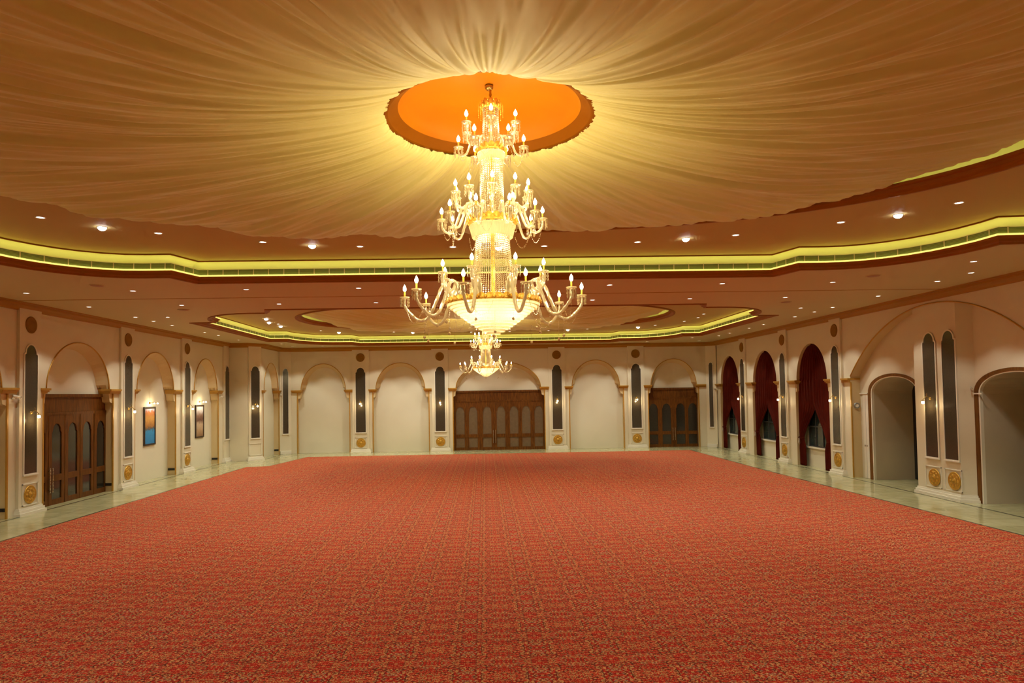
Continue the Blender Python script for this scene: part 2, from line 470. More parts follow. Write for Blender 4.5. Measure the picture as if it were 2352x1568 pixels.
def make_mirror(hw, label, h=4.8):
    t = thing('wall_mirror', label, 'mirror panel')
    o1 = mirror_outline(hw + .05, h + .06); o0 = mirror_outline(hw, h)
    o0 = [(x, z + .0) for x, z in o0]
    mb = MB()
    n = len(o0)
    mb.add([(x, -.015, z) for x, z in o0], [tuple(range(n))]); mb.build('glass', 'mirror', t)
    mb = MB(); zc = h / 2
    prev = [(x * (hw + .05) / hw, zc + (z - zc) * (h + .10) / h) for x, z in o0]
    rows = [[(x, -.0, z) for x, z in prev], [(x, -.035, z) for x, z in prev], [(x, -.035, z) for x, z in o0], [(x, -.005, z) for x, z in o0]]
    mb.grid(rows, True)
    mb.box(-hw - .07, hw + .07, -.06, 0, -.075, -.035)
    mb.build('mirror_frame', 'white', t)
    return t

def make_rosette(r, mat, label, fancy):
    t = thing('wall_rosette', label, 'rosette')
    R = Matrix.Rotation(PI / 2, 4, 'X')
    mb = MB(); prof = [(r, 0), (r, .02), (r * .93, .04), (r * .86, .02)]
    if fancy: prof += [(r * .7, .025)]
    else: prof += [(r * .5, .03), (0.001, .035)]
    mb.lathe(prof, 40, R); mb.build('disc', mat, t, smooth=True)
    if fancy:
        mb = MB(); rows = []
        for rr, zz in ((.72, .02), (.60, .055), (.46, .035), (.34, .03)):
            rows.append([R @ Vector((r * (rr + .03 * math.cos(10 * a)) * math.cos(a), r * (rr + .03 * math.cos(10 * a)) * math.sin(a), zz + .008 * math.cos(10 * a))) for a in [2 * PI * j / 60 for j in range(60)]])
        mb.grid(rows, True); mb.build('petal_ring', mat, t, smooth=True)
        mb = MB(); mb.lathe([(r * .34, .03), (r * .30, .06), (r * .18, .05), (r * .12, .085), (.001, .095)], 24, R); mb.build('boss', mat, t, smooth=True)
    return t

def make_sconce(label):
    t = thing('wall_sconce', label, 'wall lamp')
    R = Matrix.Rotation(PI / 2, 4, 'X')
    mb = MB(); mb.lathe([(.001, .05), (.03, .05), (.05, .03), (.065, 0)], 16, R, (0, 0, 0)); mb.build('back_plate', 'brass', t, smooth=True)
    mb = MB(); pts = []
    for i in range(13):
        a = i / 12; pts.append((0, -.03 - .27 * a, .06 * math.sin(PI * a * 1.3) + .12 * a * (1 - a)))
    mb.tube(pts, .013, 8); mb.tube([(0, -.16, .06), (0, -.16, .16), (0, -.15, .20)], .008, 6)
    mb.build('arm', 'brass', t, smooth=True)
    e = pts[-1]
    mb = MB(); mb.lathe([(.001, .0), (.05, .0), (.045, -.03), (.03, -.05)], 16, c=(e[0], e[1], e[2] - .0)); mb.build('gallery', 'brass', t, smooth=True)
    mb = MB(); mb.lathe([(.025, -.03), (.045, -.06), (.056, -.10), (.046, -.14), (.001, -.155)], 18, c=e); mb.build('lamp_shade', 'sbulb', t, smooth=True)
    light('POINT', 'sconce_light', (e[0], e[1] - .0, e[2] - .24), 14, (1, .72, .35), t, shadow_soft_size=.05)
    return t

proto = {}
def put(kind, maker, f, u, v, w, label, group):
    if kind not in proto:
        o = maker(); proto[kind] = o
    else:
        o = clone(proto[kind])
    o.location = f.P(u, v, w); o.rotation_euler = (0, 0, f.rz())
    o['label'] = label; o['group'] = group
    return o

ROS = .32
def dress(f, uc, where, sconce=True, ros=True, hw=.36, lamp_side=None, w=FP):
    k = 'mirror%.2f' % hw
    put(k, lambda: make_mirror(hw, ''), f, uc, 1.5, w, 'smoked mirror panel ' + where, 'smoked mirror panels on the pilasters')
    if ros:
        put('ros_up', lambda: make_rosette(ROS, 'amber', '', False), f, uc, 7.06, w, 'plain amber roundel high up ' + where, 'roundels above the mirrors')
        put('ros_lo', lambda: make_rosette(ROS + .02, 'goldleaf', '', True), f, uc, .72, w + .004, 'carved gold rosette low ' + where, 'gold rosettes below the mirrors')
    if sconce:
        put('sconce', lambda: make_sconce(''), f, uc, 3.76, w + .02, 'lit brass wall lamp ' + where, 'brass wall lamps on the mirrors')

# ---- left wall
nL = [niche(19.9, 25.0, 20.1, 24.68, p0=19.0, p1=25.42),
      niche(27.0, 32.02, 27.17, 31.68, p0=26.72, p1=32.5),
      niche(33.95, 38.45, 34.17, 38.17, p0=33.8, p1=39.05),
      niche(40.45, 44.55, 40.85, 44.34, p0=40.3, p1=45.05)]
WL_ = wall('wall_left', FL, -4, 46.2, nL)
for u in (26.1, 33.16, 39.7): pilaster(FL, WL_, u)
pilaster(FL, WL_, 45.72, .44, panel=False)
dress(FL, 26.1, 'on the pilaster just left of the near left door')
dress(FL, 33.16, 'on the pilaster right of the left door')
dress(FL, 39.7, 'on the pilaster between the two paintings')
dress(FL, 45.78, 'at the far left corner, right of the brown painting', sconce=False, ros=False)
# ---- left return: short facing wall, chamfered pilaster, return bay
wr = MB(); wr.quad((-17.14, 46.2, 0), (-15.85, 46.2, 0), (-15.85, 46.2, HL), (-17.14, 46.2, HL)); WRT = wr.build('wall_return', 'wall', kind='structure')
ch0, ch1 = Vector((-15.85, 46.2, 0)), Vector((-15.15, 46.95, 0))
FC = Fr((ch0 + ch1) / 2, ch1 - ch0, Vector(((ch1 - ch0).y, -(ch1 - ch0).x, 0)))
mb = MB(); mb.quad(FC.P(-.515, 0), FC.P(.515, 0), FC.P(.515, HL), FC.P(-.515, HL)); WC = mb.build('wall_chamfer', 'wall', kind='structure')
pilaster(FC, WC, 0, .46)
dress(FC, 0, 'on the projecting corner of the far left alcove', ros=False, hw=.31)
WJ = wall('wall_alcove', FJ, 46.95, 51.41, [niche(47.3, 50.95, 47.45, 50.75, p0=47.0, p1=51.2, d=.4)])
# ---- back wall
nB = [niche(-13.93, -10.05, -13.66, -10.36, p0=-14.35, p1=-9.83),
      niche(-8.33, -4.15, -8.10, -4.45, p0=-8.62, p1=-3.93),
      niche(-2.36, 4.50, -2.13, 4.22, p0=-2.70, p1=4.84),
      niche(6.36, 10.44, 6.58, 10.16, p0=6.02, p1=10.80),
      niche(12.30, 16.12, 12.52, 15.96, p0=11.96, p1=16.66)]
WBK = wall('wall_back', FB, -15.15, 17.35, nB)
names_b = ['between the two blank arches left of the wide door', 'immediately left of the wide back door', 'immediately right of the wide back door', 'immediately left of the narrower back door']
for u, nm in zip((-9.22, -3.31, 5.43, 11.38), names_b):
    pilaster(FB, WBK, u); dress(FB, u, nm)
# corner chamfers with narrow mirrors
for (a, b, nm, hw) in (((-15.12, 50.95, 0), (-14.38, 51.40, 0), 'in the back left corner', .20), ((16.68, 51.40, 0), (17.30, 50.85, 0), 'in the back right corner', .15)):
    a, b = Vector(a), Vector(b); d = b - a
    f = Fr((a + b) / 2, d, Vector((d.y, -d.x, 0)))
    L = d.length / 2
    mb = MB(); mb.quad(f.P(-L, 0), f.P(L, 0), f.P(L, HL), f.P(-L, HL)); wc = mb.build('wall_corner', 'wall', kind='structure')
    mb = MB(); mb.box(-L * .9, L * .9, -.0, .12, 0, .22, f.B); mb.build('plinth', 'white', wc)
    dress(f, 0, nm, sconce=False, ros=False, hw=hw, w=.02)
# ---- right wall
winR = [niche(34.30, 38.00, 34.46, 37.85, p0=33.95, p1=38.75, d=.42, gold=False, back=False, splay=0),
        niche(40.30, 44.15, 40.47, 44.03, p0=39.95, p1=44.95, d=.42, gold=False, back=False, splay=0),
        niche(46.40, 50.20, 46.59, 50.08, p0=45.95, p1=51.0, d=.42, gold=False, back=False, splay=0)]
# big segmental arch
BA0, BA1, BAC, BAR = 20.25, 32.22, 26.25, 8.0
big = dict(l0=BA0, l1=BA1, a0=BA0, a1=BA1, p0=19.6, p1=32.85, d=.45)
bl = [(BA0, 0), (BA0, SPR)]
zc_ = 7.45 - BAR
for i in range(41):
    u = BA0 + (BA1 - BA0) * i / 40
    z = zc_ + math.sqrt(BAR ** 2 - (u - BAC) ** 2)
    bl.append((u, max(z, SPR + .0)))
bl += [(BA1, SPR), (BA1, 0)]
big['line'] = bl; big['back'] = False; big['gold'] = False; big['splay'] = 0; big['imp'] = False
WR_ = wall('wall_right', FR, -4, 51.41, [big] + winR)
mb = MB(); mb.tube([FR.P(p[0], p[1], .01) for p in bl[2:-2]], .03, 6); mb.build('arch_trim', 'gold', WR_, smooth=True)
for uu in (BA0, BA1):
    mb = MB(); mb.box(uu - .03, uu + .03, -.03, .02, 0, SPR - .18, FR.B); mb.build('jamb_trim', 'gold', WR_)
for (a, b) in ((19.55, BA0 + .02), (BA1 - .02, 32.87)):
    mb = MB(); mb.box(a, b, -.44, .16, SPR - .06, SPR + .02, FR.B); mb.box(a + .03, b - .03 * 0, -.44, .1, SPR - .18, SPR - .06, FR.B)
    mb.build('impost_molding', 'gold', WR_)
for u in (33.4, 39.36, 45.57): pilaster(FR, WR_, u, .53)
dress(FR, 33.4, 'between the big right archway and the nearest curtained window')
dress(FR, 39.36, 'between the nearest and the middle curtained window')
dress(FR, 45.57, 'between the middle and the farthest curtained window')

# recessed wall under the big arch with two vaulted openings
XR2 = -.45
def seg_arch(u0, u1, v0, rise, n=24, ins=0):
    a, b = u0 + ins, u1 - ins; c = (a + b) / 2; h = (b - a) / 2; r = rise - ins * .6
    pts = [(a, 0), (a, v0)]
    for i in range(n + 1):
        t = PI - PI * i / n
        pts.append((c + h * math.cos(t) * (1 if True else 1), v0 + r * math.sin(t) ** .85))
    return pts + [(b, v0), (b, 0)]
mb = MB(); holes = []
ops = [(20.75, 24.62), (27.68, 31.52)]
u = BA0 - .3
lines = [seg_arch(a, b, 3.93, .90) for a, b in ops]
TOP2 = 7.6
for k, (a, b) in enumerate(ops + [(BA1 + .3, None)]):
    mb.quad(FR.P(u, 0, XR2), FR.P(a, 0, XR2), FR.P(a, TOP2, XR2), FR.P(u, TOP2, XR2))
    if b is None: break
    pl = lines[k]
    for p, q in zip(pl[1:-2], pl[2:-1]):
        if abs(p[0] - q[0]) < 1e-6: continue
        mb.quad(FR.P(p[0], p[1], XR2), FR.P(q[0], q[1], XR2), FR.P(q[0], TOP2, XR2), FR.P(p[0], TOP2, XR2))
    u = b
WR2 = mb.build('wall_recess', 'wall', kind='structure')
for k, (a, b) in enumerate(ops):
    outer = lines[k]; inner = seg_arch(a, b, 3.93, .90, ins=.20); inner2 = seg_arch(a, b, 3.93, .90, ins=.26)
    mb = MB(); R_ = lambda pl, w: [FR.P(p[0], p[1], w) for p in pl]
    mb.grid([R_(outer, XR2 + .0), R_(outer, XR2 + .04), R_(inner, XR2 + .03), R_(inner, XR2 - .08)]); o = mb.build('trim_%d' % (k + 1), 'woodframe', kind='structure')
    mb = MB(); mb.grid([R_(inner, XR2 - .02), R_(inner, XR2 + .015), R_(inner2, XR2 + .01), R_(inner2, XR2 - .1)]); mb.build('inner_bead', 'white', o)
    mb = MB(); mb.grid([R_(inner2, XR2 - .1), R_(inner2, XR2 - 1.88)]); ps = mb.build('wall_passage', 'plaster', kind='structure')
    mb = MB(); mb.box(inner2[0][0] - .3, inner2[-1][0] + .3, XR2 - 1.95, XR2 - 1.88, 0, 5.2, FR.B); mb.build('doorway_dark_sheet', 'dark', ps)  # near-black sheet imitates the unlit dark of an open doorway
# pier between the openings
def pier_wall():
    pts = [(27.66, XR2), (27.40, -.02), (24.90, -.02), (24.60, XR2)]
    mb = MB()
    mb.grid([[FR.P(u, 0, w) for u, w in pts], [FR.P(u, 7.5, w) for u, w in pts]])
    p = mb.build('pier', 'wall', WR2)
    mb = MB()
    for (o_, h0, h1) in ((.13, 0, .10), (.09, .10, .19), (.04, .19, .26)):
        q = [(27.66 + o_, XR2), (27.40 + o_ * .6, -.02 + o_), (24.90 - o_ * .6, -.02 + o_), (24.60 - o_, XR2)]
        mb.grid([[FR.P(u, h0, w) for u, w in q], [FR.P(u, h1, w) for u, w in q]])
        mb.add([FR.P(u, h1, w) for u, w in q], [(0, 1, 2, 3)])
    mb.build('plinth', 'white', p)
    for uc in (26.42, 25.30):
        mb = MB(); a, b, z0, z1, t = uc - .47, uc + .47, .33, 1.14, .03
        for q in ((a, b, z0, z0 + t), (a, b, z1 - t, z1), (a, a + t, z0, z1), (b - t, b, z0, z1)):
            mb.box(q[0], q[1], -.02, .012, q[2], q[3], FR.B)
        mb.build('panel_molding', 'white', p)
pier_wall()
dress(FR, 26.42, 'on the pier between the right archways, left of the pair', ros=False, w=-.01)
dress(FR, 25.30, 'on the pier between the right archways, right of the pair', sconce=False, ros=False, w=-.01)
for u, s_ in ((26.35, 'left'), (25.22, 'right')):
    put('ros_lo', None, FR, u, .72, 0, 'carved gold rosette on the pier between the right archways, the %s one' % s_, 'gold rosettes below the mirrors')
# cupboard door leaf left of the first archway
mb = MB(); mb.box(31.56, 31.98, XR2, XR2 + .03, .02, 3.93, FR.B); cd = mb.build('door_4', 'white', kind='structure')
mb = MB(); mb.box(31.55, 32.2, XR2, XR2 + .06, 3.93, 3.98, FR.B); mb.build('head_molding', 'white', cd)
mb = MB(); mb.box(31.765, 31.775, XR2 + .03, XR2 + .033, .02, 3.93, FR.B); mb.build('joint', 'grey', cd)
for u in (31.70, 31.86):
    mb = MB(); mb.box(u - .025, u + .025, XR2 + .03, XR2 + .07, 1.48, 1.56, FR.B); mb.build('knob', 'chrome', cd)

# closing surfaces behind the camera
mb = MB(); mb.quad((-17.14, -4, 0), (17.35, -4, 0), (17.35, -4, HL), (-17.14, -4, HL)); mb.build('wall_front', 'wall', kind='structure')

# ------------------------------------------------------------------ doors
def door(name, f, u0, u1, d, panes, hu, pw=.64, gmat='glass_dark'):
    H0 = 4.47; wp = -d + .06
    root = bpy.data.objects.new(name, None); COL.objects.link(root); root.location = f.P((u0 + u1) / 2, 0, wp); BASE[root.name] = Matrix.Translation(root.location).inverted()
    tag(root, kind='structure')
    mb = MB()
    mb.box(u0, u1, wp - .05, wp, 3.3, H0, f.B)                                     # boarded head above the lights
    mb.box(u0, u1, wp, wp + .06, H0 - .13, H0, f.B); mb.box(u0, u1, wp, wp + .05, 3.62, 3.72, f.B)
    mb.build('transom', 'wood', root)
    edges = [u0] + [(a + b) / 2 for a, b in zip(panes[:-1], panes[1:])] + [u1]
    for i, uc in enumerate(panes):
        a, b = edges[i], edges[i + 1]; q0, q1 = max(uc - pw / 2, a + .05), min(uc + pw / 2, b - .05)
        c = (q0 + q1) / 2; r = (q1 - q0) / 2
        mb = MB()
        mb.box(a, q0, wp - .03, wp + .03, 0, 3.62, f.B); mb.box(q1, b, wp - .03, wp + .03, 0, 3.62, f.B)
        mb.box(q0, q1, wp - .03, wp + .03, 0, .22, f.B); mb.box(q0, q1, wp - .03, wp + .03, .95, 1.2, f.B)
        # arched head
        top = 3.62; hs = 2.95; pts = [(q0, hs - .05)]
        for k in range(13):
            t = PI - PI * k / 12; pts.append((c + r * .86 * math.cos(t), hs + .32 * math.sin(t)))
        pts.append((q1, hs - .05))
        for p, q in zip(pts[:-1], pts[1:]):
            if abs(p[0] - q[0]) > 1e-5: mb.quad(f.P(p[0], p[1], wp + .03), f.P(q[0], q[1], wp + .03), f.P(q[0], top, wp + .03), f.P(p[0], top, wp + .03))
            mb.quad(f.P(p[0], p[1], wp + .03), f.P(q[0], q[1], wp + .03), f.P(q[0], q[1], wp - .03), f.P(p[0], p[1], wp - .03))
        lf = mb.build('door_leaf', 'wood', root)
        mb = MB(); mb.box(q0, q1, wp - .035, wp - .01, 1.2, 3.4, f.B); mb.build('pane', gmat, lf)
        mb = MB(); mb.box(q0, q1, wp - .035, wp - .01, .22, .95, f.B); mb.build('lower_pane', gmat, lf)
        mb = MB(); mb.box(a - .015 if i else a, a + .015, wp + .03, wp + .045, 0, 3.6, f.B); mb.build('cover_strip', 'wood', lf)
    for s in (-1, 1):
        mb = MB(); uu = hu + s * .085
        rr = [.022 + .012 * math.sin(k * 2.1) for k in range(25)]
        mb.tube([f.P(uu, .52 + .98 * k / 24, wp + .11) for k in range(25)], rr, 8)
        for z in (.62, 1.38): mb.tube([f.P(uu, z, wp + .02), f.P(uu, z, wp + .11)], .014, 6)
        mb.build('pull_handle', 'chrome', root, smooth=True)
    mb = MB(); mb.box(u0, u1, wp - .12, wp - .06, 0, H0, f.B); mb.build('back_board', 'dark', root)
    return root
door('door_1', FL, 27.0, 32.05, .42, [27.35, 28.42, 29.50, 30.55, 31.62], 27.95)
door('door_2', FB, -2.34, 4.48, .42, [-1.85, -.88, .17, 1.21, 2.20, 3.12, 4.06], .71, gmat='glass_door')
door('door_3', FB, 12.32, 16.10, .42, [12.75, 13.74, 14.80, 15.72], 14.26, pw=.66)

# ------------------------------------------------------------------ curtained windows
def bezier_path(pts, n):
    """Catmull-Rom through pts"""
    P_ = [Vector(p) for p in pts]; P_ = [P_[0]] + P_ + [P_[-1]]; out = []
    for i in range(1, len(P_) - 2):
        for k in range(n):
            t = k / n; a, b, c, d = P_[i - 1:i + 3]
            out.append(.5 * ((2 * b) + (c - a) * t + (2 * a - 5 * b + 4 * c - d) * t * t + (3 * b - a - 3 * c + d) * t ** 3))
    out.append(P_[-2]); return out

def curtain_window(k, n, where):
    f = FR; a, b = n['a0'], n['a1']; l0, l1 = n['l0'], n['l1']; c = (a + b) / 2; h = (b - a) / 2; D = n['d']
    # recess back: dado wall and reveal colour
    mb = MB(); mb.box(l0, l1, -D - .05, -D, 0, 1.08, f.B); mb.box(l1 - .62, l1, -D - .05, -D, 1.08, 6.7, f.B)
    mb.build('dado_panel', 'niche', WR_)
    w = MB()
    w.box(l0, l1 - .62, -D - .04, -D - .02, 1.08, 6.7, f.B)
    win = bpy.data.objects.new('window_%d' % k, None); COL.objects.link(win); win.location = f.P(c, 1.08, -D); BASE[win.name] = Matrix.Translation(win.location).inverted(); tag(win, kind='structure')
    w.build('pane', 'winglass', win)
    mb = MB()
    e0, e1 = l0, l1 - .62
    for i in range(5):
        u = e0 + (e1 - e0) * i / 4; mb.box(u - .03, u + .03, -D - .02, -D + .03, 1.08, 6.6, f.B)
    for z in (1.08, 2.15, 3.2): mb.box(e0, e1, -D - .02, -D + .03, z, z + .06, f.B)
    mb.build('window_frame', 'winframe', win)
    mb = MB(); mb.box(l0, l1, -D, -D + .1, 1.0, 1.08, f.B); mb.build('window_sill', 'white', win)
    # drapes: left in the photo = far side (larger u)
    rnd = random.Random(k)
    for side, nm in ((1, 'left'), (-1, 'right')):
        tie_v = 1.52 if side > 0 else 1.50
        wall_u = l1 - .06 if side > 0 else l0 + .06
        part = c - .15 - .0      # drapes meet here at mid height
        J = 90; K = 60; rows = []
        ph = rnd.random() * 6
        for i in range(K + 1):
            v = 6.60 - (6.60 - .03) * i / K
            # extents at this height
            if v > SPR: e = h * math.sqrt(max(0, 1 - ((v - SPR) / 1.93) ** 2)); edge = c + side * max(e - .02, .0)
            else: edge = wall_u
            if v > 3.55: inner = part - side * .10
            elif v > tie_v:
                t = (3.55 - v) / (3.55 - tie_v)
                near = wall_u - side * .44
                s_ = t * t * (3 - 2 * t) * .55 + t * .45
                inner = (part - side * .10) * (1 - s_) + near * s_
            else:
                t = (tie_v - v) / tie_v; inner = wall_u - side * (.44 + .16 * min(1, t * 3))
            if (inner - edge) * side > 0 : inner = edge
            if v > SPR: inner = min(inner, edge) if side > 0 else max(inner, edge)
            pinch = math.exp(-((v - tie_v) / .22) ** 2)
            row = []
            for j in range(J + 1):
                s = j / J; u = edge + (inner - edge) * s
                sag = 0
                amp = .055 * (1 - .55 * pinch) * (.7 + .3 * math.sin(3 * s + ph))
                ww = -.125 - side * .05 + amp * .7 * math.sin(2 * PI * (s * 6.5 + .25 * math.sin(v * .5 + ph))) + .02 * math.sin(2 * PI * s * 13 + v * .6)
                ww += .07 * math.exp(-((v - tie_v - .25) / .35) ** 2) * math.sin(PI * s)
                row.append(f.P(u, v - (.10 * pinch * (1 - s) if v < 3 else 0), ww))
            rows.append(row)
        t = thing('curtain', 'dark red velvet drape on the %s side of the %s curtained window' % (nm, where), 'curtain', f.P(wall_u, 0, -.2), world=True, group='red drapes in the arched windows')
        m_ = MB(); m_.grid(rows)
        cl = m_.build('drape', 'curtain', t, smooth=True)
        md = cl.modifiers.new('thick', 'SOLIDIFY'); md.thickness = .012
        mb = MB(); cu = wall_u - side * .23
        ring = [f.P(cu + .27 * math.cos(q), tie_v + .03 * math.cos(q * 2), -.125 + .11 * math.sin(q)) for q in [2 * PI * i / 20 for i in range(21)]]
        mb.tube(ring, .025, 6, False); mb.build('tie_back', 'curtain', t, smooth=True)
        if side > 0:
            mb = MB(); mb.lathe([(.001, 0), (.03, -.01), (.035, -.05), (.025, -.07), (.045, -.16), (.055, -.30), (.001, -.30)], 12, c=f.P(cu - .0, tie_v, .02)); mb.build('tassel', 'tassel', t, smooth=True)
for k, (n, wh) in enumerate(zip(winR, ('nearest', 'middle', 'farthest'))): curtain_window(k + 1, n, wh)

# ------------------------------------------------------------------ cornice
def sweep(poly, prof, closed, name, mat, parent=None, smooth=False, **kw):
    """poly: xy points; prof: (offset to the left-hand side, z)"""
    n = len(poly); P_ = [Vector((p[0], p[1])) for p in poly]; rows = []
    for i in range(n):
        a = P_[i - 1] if (closed or i > 0) else None; b = P_[(i + 1) % n] if (closed or i < n - 1) else None
        d1 = (P_[i] - a).normalized() if a is not None else None; d2 = (b - P_[i]).normalized() if b is not None else None
        if d1 is None: d1 = d2
        if d2 is None: d2 = d1
        n1 = Vector((-d1.y, d1.x)); n2 = Vector((-d2.y, d2.x)); m = (n1 + n2)
        m = m / max(.35, (1 + n1.dot(n2)))
        rows.append([Vector((P_[i].x + m.x * o, P_[i].y + m.y * o, z)) for o, z in prof])
    if closed: rows.append(rows[0])
    mb = MB(); mb.grid(rows)
    return mb.build(name, mat, parent, smooth, **kw)
cline = [(-17.14, -4), (-17.14, 46.2), (-15.85, 46.2), (-15.15, 46.95), (-15.15, 50.95), (-14.38, 51.41), (16.68, 51.41), (17.35, 50.8), (17.35, -4)]
CP = [(0, 7.56), (-.05, 7.57), (-.08, 7.62), (-.16, 7.68), (-.24, 7.72), (-.26, 7.79), (-.33, 7.80), (-.34, 7.845)]
sweep(cline, CP, False, 'trim_3', 'cornice', kind='structure')

# ------------------------------------------------------------------ floor, carpet
mb = MB(); mb.quad((-17.7, -4, 0), (20.6, -4, 0), (20.6, 52, 0), (-17.7, 52, 0)); FLR = mb.build('floor', 'marble', kind='structure')
cp = [(-14.62, -3.9), (-14.45, 31), (-14.43, 41.9), (-13.15, 42.25), (-12.36, 48.2), (14.50, 48.55), (14.52, 36), (14.70, 28), (14.98, 19), (15.1, -3.9)]
mb = MB(); n = len(cp)
top = [(x, y, .018) for x, y in cp]
mb.add(top, [tuple(range(n))]); mb.grid([[(x, y, .0) for x, y in cp], top], True)
mb.build('carpet', 'carpet', label='wall-to-wall red carpet with small beige and green floral pattern', cat='carpet')
sweep(cp, [(.02, .004), (.14, .004)], True, 'stone_line', 'darkline', FLR)
fl_line = [(-17.14, -4), (-17.14, 46.2), (-15.85, 46.2), (-15.15, 46.95), (-15.15, 51.41), (17.35, 51.41), (17.35, -4)]
sweep(fl_line, [(-.26, .003), (-.17, .003)], False, 'stone_line', 'darkline', FLR)

# ------------------------------------------------------------------ ceiling trays
def tray_poly(cx, cy):
    q = [(0, 10.3), (9.0, 10.3), (9.35, 9.15), (10.2, 9.15)]
    for i in range(1, 9):
        t = PI / 2 * (1 - i / 8); q.append((10.2 + 2.65 * math.cos(t), 5.75 + 3.4 * math.sin(t)))
    q += [(14.0, 5.65), (14.0, 0)]
    full = [(x, y) for x, y in q]
    full += [(x, -y) for x, y in reversed(q[:-1])]
    full += [(-x, -y) for x, y in q[1:]]
    full += [(-x, y) for x, y in reversed(q[1:-1])]
    full = full[::-1]      # counter-clockwise: left-hand side is inside
    out = [(cx + x, cy + y) for x, y in full]
    return out
def offset_poly(poly, d):
    n = len(poly); out = []
    for i in range(n):
        a, p, b = (Vector(poly[i - 1]), Vector(poly[i]), Vector(poly[(i + 1) % n]))
        d1 = (p - a).normalized(); d2 = (b - p).normalized(); n1 = Vector((-d1.y, d1.x)); n2 = Vector((-d2.y, d2.x))
        m = (n1 + n2) / max(.35, 1 + n1.dot(n2)); out.append((p.x + m.x * d, p.y + m.y * d))
    return out
def fill_holes(name, outer, holes, z, mat, **kw):
    bm = bmesh.new()
    for loop in [outer] + holes:
        vs = [bm.verts.new((x, y, z)) for x, y in loop]
        for i in range(len(vs)): bm.edges.new((vs[i], vs[(i + 1) % len(vs)]))
    bmesh.ops.triangle_fill(bm, use_beauty=True, use_dissolve=False, edges=bm.edges[:])
    me = bpy.data.meshes.new(name); bm.to_mesh(me); bm.free(); me.materials.append(M[mat])
    o = bpy.data.objects.new(name, me); COL.objects.link(o); tag(o, **kw); return o
def oval(cx, cy, a, b, n=96, e=2.2):
    out = []
    for i in range(n):
        t = 2 * PI * i / n; c, s = math.cos(t), math.sin(t)
        out.append((cx + a * math.copysign(abs(c) ** (2 / e), c), cy + b * math.copysign(abs(s) ** (2 / e), s)))
    return out
TR = [(.15, 11.2, 'near'), (.15, 39.0, 'far')]
trays = [tray_poly(cx, cy) for cx, cy, _ in TR]
def clipY(p, y0): return p
room = [(-17.3, -4.2), (17.5, -4.2), (17.5, 51.6), (-17.3, 51.6)]
CE = fill_holes('ceiling', room, [offset_poly(t, -.25) for t in trays], HL, 'ceil', kind='structure')
sm = MB(); sm.box(-17.0, 17.2, 25.03, 25.06, HL - .012, HL + .0); sm.build('expansion_joint', 'cornice', CE)
HU = 8.52
OA, OB = 10.45, 6.8
